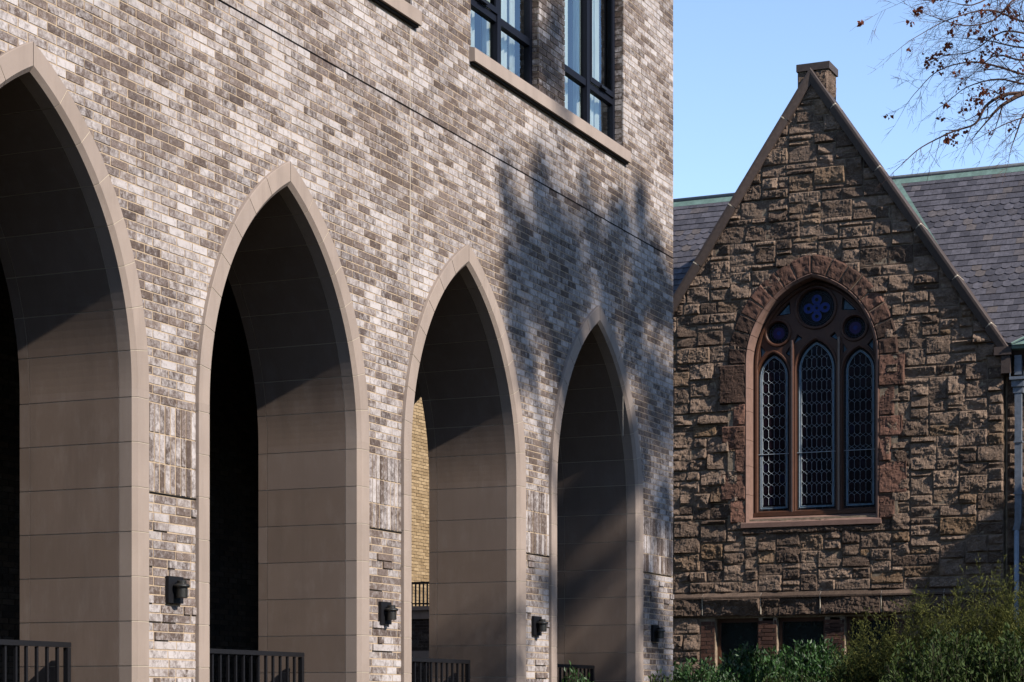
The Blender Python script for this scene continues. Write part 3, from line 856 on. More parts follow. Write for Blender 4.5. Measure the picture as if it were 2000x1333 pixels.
# roundels
def disc(mb, s, z, r, d, mat, n=18): mb.add([mc(s + r * math.cos(2*math.pi*i/n), d, z + r * math.sin(2*math.pi*i/n)) for i in range(n)], [tuple(range(n))], mat)
for (s, z, r) in CI:
    if r > .3:
        for rr in (.86, .78): loopt(ld, circ(s, z, r * rr), .003, GD - .006, n=4, m=1)
        for i in range(28):
            a = 2 * math.pi * i / 28; ld.tube([mc(s + r * .86 * math.cos(a), GD - .006, z + r * .86 * math.sin(a)), mc(s + r * math.cos(a), GD - .006, z + r * math.sin(a))], .002, 4, 1)
        for i in range(4):
            a = math.pi / 2 * i; dx, dz = .145 * math.cos(a), .145 * math.sin(a)
            disc(qa, s + dx, z + dz, .088, GD - .001 - .0002 * i, 2); disc(qa, s + dx, z + dz, .032, GD - .003, 0); loopt(ld, circ(s + dx, z + dz, .09, 18), .003, GD - .006, n=4, m=1); loopt(ld, circ(s + dx, z + dz, .034, 12), .003, GD - .006, n=4, m=1)
        disc(qa, s, z, .085, GD - .002, 2); disc(qa, s, z, .026, GD - .004, 0)
    else:
        for rr in (.82, .62): loopt(ld, circ(s, z, r * rr), .0025, GD - .006, n=4, m=1)
        disc(qa, s, z, r * .56, GD - .002, 3); disc(qa, s, z, r * .2, GD - .003, 2)
        for i in range(16):
            a = 2 * math.pi * i / 16; ld.tube([mc(s + r * .62 * math.cos(a), GD - .006, z + r * .62 * math.sin(a)), mc(s + r * math.cos(a), GD - .006, z + r * math.sin(a))], .002, 4, 1)
for T_ in tri:
    cx_ = sum(p[0] for p in T_) / 3; cz_ = sum(p[1] for p in T_) / 3
    L = [(cx_ + (p[0] - cx_) * .7, cz_ + (p[1] - cz_) * .7) for p in T_]; pane_poly(qa, L, GD - .002, 1)
qa.build('coloured_glass', [M['glassdark'], M['border'], M['glassblue'], M['glasspurple']], win, fix=False)
ld.build('leading', [M['lead'], M['leaddark']], win, fix=False)
bk_ = MB(); bk_.box((-1.3, .44, 3.0), (1.3, .46, 7.6), 0, mp=mc); bk_.build('dark_backing', [M['black']], win)

# coping on the gable
co = MB(); TCK = .155
nx_ = 1 / math.hypot(1, SL); nz_ = SL / math.hypot(1, SL)
def cop(side, t0, t1, col):
    """piece of coping between distances t0 and t1 down the slope"""
    ux, uz = side * nx_, -nz_            # down the slope
    vx, vz = side * nz_, nx_             # outward normal
    def P(t, n, d): 
        s, z = ux * t + vx * n, ZAP + uz * t + vz * n
        return s, d, z
    pr_ = [(-.03, -.10), (.075, -.14), (.115, -.14), (.125, -.12), (.125, .34), (-.03, .34)]
    vs = []; fs = []
    for t in (t0, t1):
        for n, d in pr_:
            s, dd, z = P(t, n, d)
            if t0 == 0 and t == t0: z = ZAP + n / nx_; s = 0.001 * side
            vs.append(mc(s, dd, z))
    k = len(pr_)
    for j in range(k): j2 = (j + 1) % k; fs.append((j, j2, k + j2, k + j))
    fs += [tuple(range(k)), tuple(k + j for j in range(k))]
    co.add(vs, fs, 0, col)
slen = (SR + .0) / nx_
for side in (1, -1):
    ts = [0, .62, 2.0, 3.25, 4.35, 5.35, slen] if side > 0 else [0, .75, 2.45, 3.6, 4.6, 5.5, slen]
    for a, b in zip(ts[:-1], ts[1:]): cop(side, a + (.007 if a else 0), b - .007, (rnd(), rnd(), rnd()))
    for t in ts[1:-1]:
        co_n = [(-.0, -.10), (.075, -.143), (.117, -.143), (.128, -.12), (.128, .34), (0, .34)]
        vs = []
        for tt in (t - .011, t + .011):
            for n, d in co_n:
                vs.append(mc(side * (nx_ * tt + nz_ * n), d, ZAP - nz_ * tt + nx_ * n))
        k = 6; co.add(vs, [(j, (j + 1) % k, k + (j + 1) % k, k + j) for j in range(k)], 1)
    zk = ZAP - SL * SR
    xa, xb = (SR - .13, SR + .15) if side > 0 else (-SR - .15, -SR + .13)
    co.box((xa, -.15, zk - .06), (xb, .34, zk + .075), 0, (.6, .5, .5), mp=mc)
    xa, xb = (SR - .02, SR + .13) if side > 0 else (-SR - .13, -SR + .02)
    co.box((xa, -.12, zk - .36), (xb, .34, zk - .065), 0, (.3, .5, .5), mp=mc)
co.build('coping', [M['coping'], M['joint']], ch)
# pinnacle block
pn = MB(); pd0, pd1 = .05, .53
rock(pn, -.27, -.005, 10.05, 10.86, .055, .0, None, 0, (.35, .1, .2), mp=lambda s, d, z: mc(s, d + pd0, z))
rock(pn, .0, .27, 10.45, 10.86, .055, .0, None, 0, (.5, .1, .2), mp=lambda s, d, z: mc(s, d + pd0, z)); rock(pn, .0, .27, 10.0, 10.44, .03, .0, None, 0, (.6, .1, .2), mp=lambda s, d, z: mc(s, d + pd0, z))
for z0, z1, a0, a1 in ((9.75, 10.1, 0, .5), (10.11, 10.42, 0, .22), (10.11, 10.42, .23, .5), (10.43, 10.86, 0, .5)):
    rock(pn, a0, a1 - .01, z0, z1 - .01, .06, .0, None, 0, (.35, .1, .3), mp=lambda s, d, z: mc(.27 - d, pd0 + s, z))
pn.box((-.27, pd0 + .004, 9.7), (.27, pd1 + .02, 10.87), 1, mp=mc)
pn.build('pinnacle', [M['stone'], M['stone_mortar']], ch, fix=False)
pc = MB(); pc.box((-.285, pd0 - .04, 10.875), (.30, pd1 + .05, 11.0), 0, (.2, .2, .2), mp=mc); pc.build('pinnacle_cap', [M['coping']], ch)

# roofs
ZE, UE, RS = 5.93, 34.93, 1.136; UR = 38.2; ZR = ZE + RS * (UR - UE)
def nave_z(u): return ZE + RS * (u - UE)
ZCR = 10.44
def cross_z(y): return ZCR - SL * abs(y - YC)
rf = MB(); vlen = math.hypot(1, RS); slope_len = (UR - UE) * vlen
def slate(mb, o, dx, dn, nn, w, l, scal, col, t=.007):
    """o: lower-left corner; dx across, dn up the slope, nn normal"""
    if scal:
        pts = [(0, .045), (.25 * w, .010), (.5 * w, 0), (.75 * w, .010), (w, .045), (w, l), (0, l)]
    else: j = rnd(-.004, .004); pts = [(0, j), (w, j + rnd(-.003, .003)), (w, l), (0, l)]
    k = len(pts); vs = []
    for lay in (0, 1):
        for a, b in pts:
            hgt = .016 * (1 - b / l) + (t if lay else 0) + .002
            vs.append(tuple(o + dx * a + dn * b + nn * hgt))
    fs = [tuple(k + i for i in range(k))]
    for i in range(k - 1) : fs.append((i, i + 1, k + i + 1, k + i))
    fs.append((k - 1, 0, k, 2 * k - 1))
    mb.add(vs, fs, 0, col)
dn = Vector((1, 0, RS)).normalized(); nn = Vector((-RS, 0, 1)).normalized(); dx = Vector((0, -1, 0))
EX, SW = .168, .170
YL, YR_ = 7.5, -7.0
def slates_on_nave():
    row = 0; t = 0
    while t < slope_len - .08:
        p0 = Vector((UE, 0, ZE)) + dn * t; sc_ = ((row + 2) % 11) in (0, 1, 2, 3)
        y = YL - (row % 2) * SW / 2
        if row % 2: y += 0
        while y > YR_:
            u = p0.x; zc = cross_z(y - SW / 2)
            if nave_z(u) > zc - .05 or abs(y - YC) > 3.5 or p0.z > 9.15:
                if True:
                    g_ = rnd(); 
                    slate(rf, Vector((p0.x, y, p0.z)), dx, dn, nn, SW - .004, EX * 1.25, sc_, (min(1, max(0, rnd() * .9 + .05)), rnd(), rnd()))
            y -= SW
        t += EX; row += 1
slates_on_nave()
SV0, SV1 = (ZCR - ZR) / SL, (ZCR - ZE) / SL
for sg, ye in ((1, YR_), (-1, YL)):
    rf.add([(UE, YC - sg * SV1, ZE - .01), (UE, ye, ZE - .01), (UR, ye, ZR - .01), (UR, YC - sg * (SV0 - .3), ZR - .01)], [(0, 1, 2, 3)], 1)
rf.add([(2 * UR - UE, YL, ZE - .01), (2 * UR - UE, YR_, ZE - .01), (UR, YR_, ZR - .012), (UR, YL, ZR - .012)], [(0, 1, 2, 3)], 1)
# cross roof behind the gable
for side in (1, -1):
    dnc = Vector((0, side, SL)).normalized(); nnc = Vector((0, -side * SL, 1)).normalized(); dxc = Vector((1, 0, 0))
    L_ = 3.6 * math.hypot(1, SL); t = 0; row = 0
    while t < L_:
        s_ = 3.6 - t / math.hypot(1, SL); y = YC - side * s_; z = ZCR - SL * s_
        u = UC + .36 - (row % 2) * SW / 2; uend = UE + (z - ZE) / RS if z < 9.3 else UE + (9.3 - ZE) / RS - (z - 9.3) / (ZCR - 9.3) * 2.1
        while u < uend + .02:
            if u > UC + .30: slate(rf, Vector((u, y, z)), dxc, dnc, nnc, SW - .004, EX * 1.25, False, (rnd(), rnd(), rnd()))
            u += SW
        t += EX; row += 1
    uh = UE + (9.3 - ZE) / RS; sh_ = (ZCR - 9.3) / SL
    rf.add([(UC + .3, YC, ZCR - .01), (uh - 2.1, YC, ZCR - .01), (uh, YC - side * sh_, 9.29), (UE, YC - side * 3.0, ZCR - SL * 3.0 - .01), (UC + .3, YC - side * 3.0, ZCR - SL * 3.0 - .01)], [(0, 1, 2, 3, 4)], 1)
    rf.add([(uh - 2.1, YC, ZCR - .01), (uh, YC - side * sh_, 9.29), (uh, YC, 9.29)], [(0, 1, 2)], 1)
rf.build('roof', [M['slate'], M['lead_roof']], ch, fix=False)
cp = MB()
for s0, s1 in ((YL, YR_),):
    cp.prism([(UR - .09, ZR - .10), (UR - .105, ZR - .09), (UR - .02, ZR + .035), (UR + .02, ZR + .035), (UR + .14, ZR - .12)], [], s0, s1, lambda q, d, z: (q, d, z), 0)
cp.build('ridge_flashing', [M['copper']], ch)
cp = MB(); cp.tube([(UR, YL, ZR + .045), (UR, YR_, ZR + .045)], .045, 10); cp.build('ridge_roll', [M['lead_roof']], ch, smooth=True)
for side in (1, -1):                                                        # valley flashings
    cp = MB(); pts = []
    for i in range(13):
        z = ZR - .05 - i * (ZR - ZE - .15) / 12; s_ = (ZCR - z) / SL; u = UE + (z - ZE) / RS; pts.append(Vector((u, YC - side * s_, z)))
    for a, b in zip(pts[:-1], pts[1:]):
        w = Vector((0, -side * .17, 0)); w2 = Vector((.0, side * .05, .08)) ; up = nn * .034
        cp.add([tuple(a + up), tuple(b + up), tuple(b + w + up), tuple(a + w + up), tuple(a + w2 + up), tuple(b + w2 + up)], [(0, 1, 2, 3), (4, 5, 1, 0)], 0)
    cp.build('valley_flashing', [M['copper']], ch, fix=False)
# nave wall, eave gutter
nw = MB()
NU = 35.12
def mn(s, d, z): return (NU + d, YC - s, z)
ashlar(nw, SR + .03, 8.2, GZ, 5.62, None, .05, .015, mp=mn, step=.04)
ashlar(nw, -6.2, -SR - .03, GZ, 5.62, None, .05, .015, mp=mn, step=.045)
nw.box((SR + .0, .0, GZ), (8.2, .4, 5.85), 1, mp=mn); nw.box((-6.2, .0, GZ), (-SR - .0, .4, 5.85), 1, mp=mn)
nw.box((-6.2, 6.0, GZ), (8.2, 6.3, 5.85), 1, mp=mn)
for sgn in (-6.2, 8.2):
    nw.prism([(NU + .41, GZ), (NU + 5.99, GZ), (NU + 5.99, 5.8), (UR, ZR - .12), (NU + .41, 5.8)], [], YC - sgn - .15, YC - sgn + .15, lambda q, d, z: (q, d, z), 1)
nw.build('nave_wall', [M['stone'], M['stone_mortar']], ch, fix=False)
gt = MB()
gt.prism([(UE - .14, ZE - .05), (UE - .12, ZE - .10), (UE + .05, ZE - .13), (UE + .05, ZE - .02), (UE - .01, ZE + .00)], [], YC - SR - .16, YR_, lambda q, d, z: (q, d, z), 0)
gt.prism([(UE - .05, ZE - .12), (NU, ZE - .38), (NU, ZE - .12)], [], YC - SR - .16, YR_, lambda q, d, z: (q, d, z), 1)
gt.build('gutter', [M['copper'], M['coping']], ch)
cs = MB()                                                       # small copper-clad saddle beside the kneeler
y0 = YC - SR - .16
cs.add([(UE - .16, y0, ZE - .04), (UE - .16, y0 - .62, ZE - .04), (UE + .24, y0 - .62, ZE + .31), (UE + .05, y0 - .5, ZE + .22), (UE + .04, y0 - .12, ZE + .06)],
       [(0, 1, 4), (1, 3, 4), (1, 2, 3)], 0)
cs.tube([(UE - .16, y0, ZE - .02), (UE + .22, y0 - .62, ZE + .34)], .02, 6)
cs.build('copper_saddle', [M['copper']], ch, fix=False)

# downpipe
dp = MB(); ys = YC - SR - .24
def bxp(mb, a, b, z0, z1, w, dd, m=0, yy=ys): mb.box((NU - dd - .10, yy - w / 2, z0), (NU - .10, yy + w / 2, z1), m)
bxp(dp, 0, 0, 5.42, 5.74, .115, .09); bxp(dp, 0, 0, 3.0, 5.12, .11, .09, 0)
dp.prism([(-.055, 2.86), (.055, 2.86), (.055, 3.0), (-.055, 3.0)], [], 0, .09, lambda q, d, z: (NU - .19 + d, ys + q + (3.0 - z) * .25, z), 0)
for zz in (4.3, 3.45): dp.box((NU - .205, ys - .07, zz), (NU - .085, ys + .07, zz + .03), 0)
root = dp.build('downpipe', [M['pipe']], ch)
hp = MB()
for z0, z1, w, d in ((5.33, 5.38, .25, .20), (5.22, 5.33, .20, .15), (5.12, 5.22, .16, .12)): hp.box((NU - .08 - d, ys - w / 2, z0), (NU - .085, ys + w / 2, z1))
for q in (-.115, .115): hp.tube([(NU - .27, ys + q, 5.385), (NU - .27, ys + q, 5.46)], .008, 5)
hp.build('hopper', [M['pipe']], root)
lp = MB(); lp.tube([(NU - .15, ys + .03, 2.86), (NU - .15, ys + .035, GZ)], .042, 14); lp.build('lower_pipe', [M['pipe_light']], root, smooth=True)

# ============================================================ beyond the arcade
yb = empty('yellow_building', (43, 12.8, GZ), 'sunlit yellow brick building seen through the third arch', 'building')
mb = MB(); z = 1.4; k = 0
while z < 8.6:
    x = 39 - (k % 2) * .12
    while x < 47:
        mb.box((x, 12.8 + rnd(-.005, .004), z), (x + .228, 12.86, z + .062), 0, (rnd(), rnd(), rnd()), skip=(1, 4))
        x += .24
    z += .074; k += 1
mb.box((36, 12.812, GZ), (50, 18, 11), 1); mb.box((35.8, 12.6, 11), (50.2, 18.2, 11.2), 2)
mb.build('wall', [M['yellow'], M['mortar'], M['cast']], yb, fix=False)
mb = MB()
mb.tube([(43.55, 12.7, 1.0), (43.55, 12.7, 10.5)], .05, 8); mb.box((43.45, 12.62, 6.3), (43.75, 12.8, 6.9))
mb.build('drainpipe', [M['metal']], yb)
tw = empty('terrace_wall', (40.5, 11, GZ), 'low dark brick terrace wall with stone bands beyond the third arch', 'wall')
mb = MB()
def mt(s, d, z): return (39.9 + d, 14.5 - s, z)
z = GZ; k = 0
while z < 1.95:
    if not (.95 < z < 1.1): course(mb, z, z + h_c - HS, [(0, 6.2)], k, dark=.3, mp=mt)
    z += h_c; k += 1
mb.box((0, .01, GZ), (6.2, .3, 1.97), 1, mp=mt); mb.box((0, -.03, .93), (6.2, .008, 1.12), 2, mp=mt); mb.box((0, -.05, 1.80), (6.2, -.001, 1.98), 2, mp=mt)
mb.build('wall', [M['brick_dark'], M['mortar_dark'], M['cast']], tw, fix=False)
mb = MB(); mb.box((-.05, -.12, 1.985), (6.25, .36, 2.07), 0, mp=mt); mb.build('cap', [M['cast']], tw)
tr_ = empty('terrace_railing', (40.0, 11, 2.07), 'short black picket railing on top of the terrace wall in front of the yellow building', 'railing')
mb = MB(); mb.box((0, .10, 2.55), (6.2, .14, 2.60), 0, mp=mt); mb.build('top_rail', [M['metal']], tr_)
mb = MB(); mb.box((0, .10, 2.12), (6.2, .14, 2.15), 0, mp=mt); mb.build('bottom_rail', [M['metal']], tr_)
for i in range(66):
    mb = MB(); x = .07 + i * .093; mb.box((x - .014, .105, 2.072), (x + .014, .135, 2.549), 0, mp=mt); mb.build('baluster', [M['metal']], tr_)

# ============================================================ ground
mb = MB(); n = 40
xs_ = [-400, -100, -30] + [i * 3. for i in range(-3, 20)] + [80, 160, 500]; ys_ = [-400, -120, -50] + [-24 + i * 2. for i in range(0, 24)] + [40, 120, 500]
def gz(x, y):
    t = min(1, max(0, (x - 23) / 8.)) * min(1, max(0, (14 + y) / 5)); return GZ + .7 * t * t * (3 - 2 * t) if x < 60 and y < 60 else GZ
vs = [(x, y, gz(x, y)) for y in ys_ for x in xs_]; W = len(xs_)
mb.add(vs, [(j * W + i, j * W + i + 1, (j + 1) * W + i + 1, (j + 1) * W + i) for j in range(len(ys_) - 1) for i in range(W - 1)])
g = mb.build('ground', [M['soil']], None, smooth=True); tag(g, kind='structure')

# ============================================================ plants
def leafquad(mb, p, d, size, mat, col, fold=.25, width=.45):
    d = d.normalized(); s = d.cross(Vector((rnd(-1, 1), rnd(-1, 1), rnd(-1, 1))))
    if s.length < 1e-5: s = Vector((1, 0, 0))
    s.normalize(); n = d.cross(s)
    a = p; t = p + d * size; l = p + d * size * .45 + s * size * width / 2 - n * size * fold * .3; r = p + d * size * .45 - s * size * width / 2 - n * size * fold * .3
    m_ = p + d * size * .5
    mb.add([tuple(a), tuple(r), tuple(t), tuple(l), tuple(m_)], [(0, 1, 4), (1, 2, 4), (2, 3, 4), (3, 0, 4)], mat, col)
def P3(px, py, Y):
    X = (px - 1000) / 4100 * Y; z = (1375 - py) / 4100 * Y
    return Vector((B_ * X + A_ * Y, -A_ * X + B_ * Y - 8.79, z))
def shrub(name, c, rx, ry, rz, zbot, nstem, nl, size, mat, label, group=None, lump=.3, stemmat='stem', width=.45, cat='shrub'):
    r = empty(name, (c[0], c[1], zbot), label, cat, group)
    st = MB(); lf = MB(); seed = rnd(0, 100)
    for i in range(nstem):
        a = rnd(0, 2 * math.pi); q = math.sqrt(rnd()); el = rnd(-.25, 1)
        dirv = Vector((math.cos(a) * q, math.sin(a) * q, 0)); rr = 1 + lump * noise.noise(Vector((dirv.x * 2.2 + seed, dirv.y * 2.2, el * 2)))
        tip = Vector((c[0] + dirv.x * rx * rr, c[1] + dirv.y * ry * rr, c[2] + rz * rr * (math.sqrt(max(0, 1 - q * q * .9)) * max(0, el) + min(0, el) * 1.4)))
        base = Vector((c[0] + dirv.x * rx * .25, c[1] + dirv.y * ry * .25, zbot))
        midp = (base + tip) / 2 + Vector((dirv.x * rx * .25, dirv.y * ry * .25, rz * .1))
        st.tube([base, midp, tip], [.008, .005, .002], 4, 0, cap=False)
        d0 = (tip - midp).normalized(); br = (rnd(.1, 1), rnd(), rnd())
        for k in range(nl):
            t = rnd(.0, 1) ** .5; p = midp.lerp(tip, t) + Vector((rnd(-1, 1), rnd(-1, 1), rnd(-1, 1))) * .035
            dd = d0 * .8 + Vector((rnd(-1, 1), rnd(-1, 1), rnd(-.5, .9)))
            leafquad(lf, p, dd, size * rnd(.6, 1.25), 0, (min(1, max(0, br[0] + rnd(-.3, .3))), rnd(), rnd()), width=width)
    st.build('stems', [M[stemmat]], r, fix=False); lf.build('foliage', [M[mat]], r, fix=False)
    return r
gpl = 'glossy green shrubs below the church wall'
def sh(px, py, Y, wpx, hz_, **kw):
    p = P3(px, py, Y); rx = wpx / 4100 * Y / 2
    return dict(c=(p.x, p.y, p.z - hz_), rx=rx, ry=rx, rz=hz_, zbot=gz(p.x, p.y) - .02)
def mk(name, px, ptop, Y, wpx, hz_, ns, nl, size, mat, label, group=None, **kw):
    d = sh(px, ptop, Y, wpx, hz_); return shrub(name, d['c'], d['rx'], d['ry'], d['rz'], d['zbot'], ns, nl, size, mat, label, group, **kw)
mk('laurel_shrub', 1590, 1246, 31.5, 190, .75, 620, 26, .085, 'laurel', 'dark glossy laurel shrub in front of the basement windows, tallest of the dark green ones', gpl)
mk('laurel_shrub', 1470, 1262, 30.5, 170, .7, 520, 26, .085, 'laurel', 'glossy green laurel shrub growing left of the tallest laurel, under the first basement window', gpl)
mk('laurel_shrub', 1365, 1284, 28.5, 150, .6, 420, 24, .07, 'laurel', 'low glossy shrub at the corner between brick building and church', gpl)
mk('corner_shrub', 1290, 1308, 22.3, 90, .45, 260, 22, .055, 'bush', 'small leafy shrub hiding the foot of the brick building corner')
mk('arch_shrub', 1122, 1297, 19.6, 74, .42, 200, 22, .05, 'laurel', 'small bright green shrub in front of the railing of the farthest arch')
mk('leafy_bush', 1700, 1262, 27.5, 190, .7, 620, 26, .065, 'bush', 'dull green bush at the foot of the tall feathery plant, right of the laurels')
mk('leafy_bush', 1850, 1230, 25.0, 260, 1.0, 950, 28, .07, 'bush', 'wide dark green bush under the olive seed heads at the right of the photo')
mk('leafy_bush', 1985, 1225, 24.5, 210, .9, 800, 28, .07, 'bush', 'dark green bush at the right edge of the photo behind the strap leaves')
mk('leafy_bush', 1560, 1315, 24.5, 230, .5, 420, 22, .05, 'bush', 'low dull green bush in front of the laurels at the bottom edge')
def feathery(px, ptop, Y, wpx, hz_, n, label):
    d = sh(px, ptop, Y, wpx, hz_); c = d['c']; zb = d['zbot']
    r = empty('feathery_plant', (c[0], c[1], zb), label, 'plant', 'olive feathery plants in the border')
    st = MB(); lf = MB()
    for i in range(n):
        a = rnd(0, 2 * math.pi); q = math.sqrt(rnd()); bx = c[0] + math.cos(a) * q * d['rx'] * .8; by = c[1] + math.sin(a) * q * d['ry'] * .8
        hgt = (c[2] + hz_ - zb) * (1 - .35 * q * q) * rnd(.78, 1.0); lean = Vector((math.cos(a) * q, math.sin(a) * q, 0)) * d['rx'] * .4
        base = Vector((bx, by, zb)); top = base + lean + Vector((rnd(-.1, .1), rnd(-.1, .1), hgt)); m1 = base.lerp(top, .5) - lean * .15
        st.tube([base, m1, top], [.006, .004, .0015], 3, 0, cap=False); tn = rnd()
        for k in range(15):
            t = rnd(.45, 1); p = m1.lerp(top, (t - .45) / .55)
            dd = Vector((rnd(-1, 1), rnd(-1, 1), rnd(.1, 1.3))).normalized(); ln = rnd(.10, .26); e = p + dd * ln
            st.tube([p, e], [.0022, .0010], 3, 0, cap=False)
            for m in range(8):
                pp = p.lerp(e, rnd(.25, 1)); d2 = (dd + Vector((rnd(-1, 1), rnd(-1, 1), rnd(-.6, 1)))).normalized()
                leafquad(lf, pp, d2, rnd(.012, .045), 0, (min(1, tn * .6 + rnd(0, .4)), rnd(), rnd()), width=.30)
    st.build('stems', [M['olive']], r, fix=False); lf.build('seed_heads', [M['olive']], r, fix=False)
feathery(1900, 1098, 26.0, 190, 1.3, 260, 'tall olive feathery plant beside the downpipe, highest plant in the border')
feathery(1985, 1085, 25.5, 140, 1.3, 190, 'olive feathery plant cut by the right edge of the photo')
feathery(1805, 1150, 26.6, 160, 1.1, 210, 'olive feathery plant of middle height left of the tallest one')
feathery(1712, 1180, 27.2, 150, .95, 190, 'lowest and leftmost olive feathery plant, against the belt course')
def strap(px, ptop, Y, label):
    p = P3(px, ptop, Y); zb = gz(p.x, p.y); mb = MB()
    r = empty('strap_leaf_plant', (p.x, p.y, zb), label, 'plant')
    for i in range(46):
        a = rnd(0, 2 * math.pi); ln = (p.z - zb) * rnd(.8, 1.08); w = rnd(.012, .022); reach = rnd(.1, .55); o = Vector((p.x + rnd(-.22, .22), p.y + rnd(-.22, .22), zb))
        dv = Vector((math.cos(a), math.sin(a), 0)); sv = Vector((-math.sin(a), math.cos(a), 0)); vs = []; N = 8
        for k in range(N + 1):
            t = k / N; c = o + dv * reach * t ** 2.2 + Vector((0, 0, ln * (t - .18 * t ** 4))); ww = w * (1 - t ** 3) + .001
            vs += [tuple(c - sv * ww), tuple(c + sv * ww)]
        mb.add(vs, [(2*k, 2*k + 1, 2*k + 3, 2*k + 2) for k in range(N)], 0, (rnd() ** 1.4, rnd(), rnd()))
    mb.build('leaves', [M['blade']], r, fix=False)
strap(1945, 1262, 23.0, 'clump of yellow-green strap leaves at the bottom right corner of the photo')

# ============================================================ trees
def grow(br, tips, p, d, ln, r, lev, maxl, bend=.22, droop=0., nch=(3, 5), ang=(.45, .95), seg=None):
    n = seg or (5 if lev < 2 else 4); pts = [p]; q = p.copy(); dd = d.normalized(); rs = [r]
    for i in range(n):
        dd = (dd + Vector((rnd(-1, 1), rnd(-1, 1), rnd(-1, 1))) * bend * .5 + Vector((0, 0, droop))).normalized()
        q = q + dd * ln / n; pts.append(q.copy()); rs.append(r * (1 - .62 * (i + 1) / n))
    br.tube(pts, rs, 6 if lev == 0 else (5 if lev < 2 else 3), 0, cap=False)
    if lev >= maxl: tips.append((pts[-1], dd)); tips.append((pts[-2], dd)); return
    for k in range(random.randint(*nch)):
        t = rnd(.25, 1.0); i = min(n - 1, int(t * n)); b = pts[i].lerp(pts[i + 1], t * n - i) if i < n else pts[-1]
        ax = dd.cross(Vector((rnd(-1, 1), rnd(-1, 1), rnd(-1, 1)))); ax.normalize()
        nd = Matrix.Rotation(rnd(*ang), 3, ax) @ (pts[i + 1] - pts[i]).normalized()
        grow(br, tips, b, nd, ln * rnd(.42, .68), max(.0022, rs[i] * .55), lev + 1, maxl, bend * 1.1, droop, nch, ang)
    grow(br, tips, pts[-1], dd, ln * rnd(.5, .7), max(.0022, rs[-1]), lev + 1, maxl, bend, droop, nch, ang)
def limb(br, tips, pts, r0, r1, side_every=.45, ln=1.0, maxl=3, lev=1, droop=-.02, nch=(2, 3)):
    """a hand-placed limb with side shoots"""
    P = [Vector(p) for p in pts]; Q = []
    for i in range(len(P) - 1):
        a, b = P[i], P[i + 1]; m = P[i - 1] if i else a - (b - a); n_ = P[i + 2] if i + 2 < len(P) else b + (b - a)
        for k in range(4):
            t = k / 4; Q.append(.5 * ((2 * a) + (b - m) * t + (2*m - 5*a + 4*b - n_) * t*t + (-m + 3*a - 3*b + n_) * t**3))
    Q.append(P[-1]); N = len(Q); rs = [r0 + (r1 - r0) * (i / (N - 1)) ** .8 for i in range(N)]
    br.tube(Q, rs, 6, 0, cap=False); acc = 0
    for i in range(N - 1):
        acc += (Q[i + 1] - Q[i]).length
        while acc > side_every:
            acc -= side_every; d = (Q[i + 1] - Q[i]).normalized(); ax = d.cross(Vector((rnd(-1, 1), rnd(-1, 1), rnd(-1, 1)))).normalized()
            f = 1 - .45 * i / N
            grow(br, tips, Q[i].lerp(Q[i+1], rnd()), Matrix.Rotation(rnd(.5, 1.0), 3, ax) @ d, ln * f * rnd(.6, 1.1), max(.0025, rs[i] * .45), lev, maxl, .3, droop, nch)
    grow(br, tips, Q[-1], Q[-1] - Q[-2], ln * .6, rs[-1], lev, maxl, .3, droop, nch)
def leaves_at(lf, tips, frac, n, size, spread=.10, mask=None):
    for p, d in tips:
        if mask and not mask(p): continue
        if rnd() > frac: continue
        for k in range(random.randint(*n)):
            q = p + Vector((rnd(-1, 1), rnd(-1, 1), rnd(-1.2, .5))) * spread
            leafquad(lf, q, Vector((rnd(-1, 1), rnd(-1, 1), rnd(-1.5, .2))), size * rnd(.6, 1.3), 0, (rnd(), rnd(), rnd()), .8, .8)
# tree whose lower branches reach into the top right of the photo
T1 = Vector((26.6, -7.6, 0)); tz = gz(T1.x, T1.y)
mt1 = empty('autumn_tree', (T1.x, T1.y, tz), 'nearly bare tree with rust-brown leaves reaching in at the top right', 'tree')
br = MB(); tips = []
fork = Vector((26.7, -7.3, 6.2))
tk = MB(); tk.tube([(T1.x, T1.y, tz - .1), (T1.x + .1, T1.y, 1), (26.6, -7.5, 4), fork], [.34, .26, .23, .18], 12); tk.build('trunk', [M['bark']], mt1, smooth=True)
hub = P3(2200, 120, 25.5); hub2 = P3(2150, -120, 25.2)
limb(br, tips, [fork, P3(2260, 300, 25.6), hub, P3(2080, 140, 25.3), P3(2000, 182, 25.2)], .11, .032, 1.2, .9, 3)
limb(br, tips, [P3(2000, 182, 25.2), P3(1960, 186, 25.2), P3(1925, 208, 25.1), P3(1905, 242, 25.0), P3(1860, 258, 24.9), P3(1800, 288, 24.8), P3(1765, 318, 24.8)], .026, .005, .13, .42, 3, droop=-.03)
limb(br, tips, [P3(2040, 150, 25.3), P3(2000, 146, 25.6), P3(1940, 128, 25.7), P3(1890, 122, 25.6), P3(1830, 140, 25.5), P3(1785, 185, 25.4)], .020, .004, .12, .55, 3)
limb(br, tips, [hub, P3(2060, 60, 25.6), P3(1990, 40, 26), P3(1930, 20, 26.1), P3(1850, 40, 26.0), P3(1780, 78, 25.9)], .024, .004, .12, .60, 3)
limb(br, tips, [hub2, P3(2080, -40, 25.0), P3(1990, -10, 24.6), P3(1930, -25, 24.5), P3(1830, 0, 24.4), P3(1730, -8, 24.3)], .024, .004, .13, .60, 3)
limb(br, tips, [hub, P3(2110, 130, 24.9), P3(2050, 100, 24.5), P3(1985, 92, 24.4), P3(1930, 80, 24.2), P3(1880, 75, 24.2)], .022, .004, .11, .55, 3)
limb(br, tips, [P3(2110, 200, 25.5), P3(2050, 190, 25.6), P3(2005, 215, 25.5), P3(1985, 262, 25.4), P3(1975, 290, 25.4)], .022, .005, .20, .42, 3, droop=-.05)
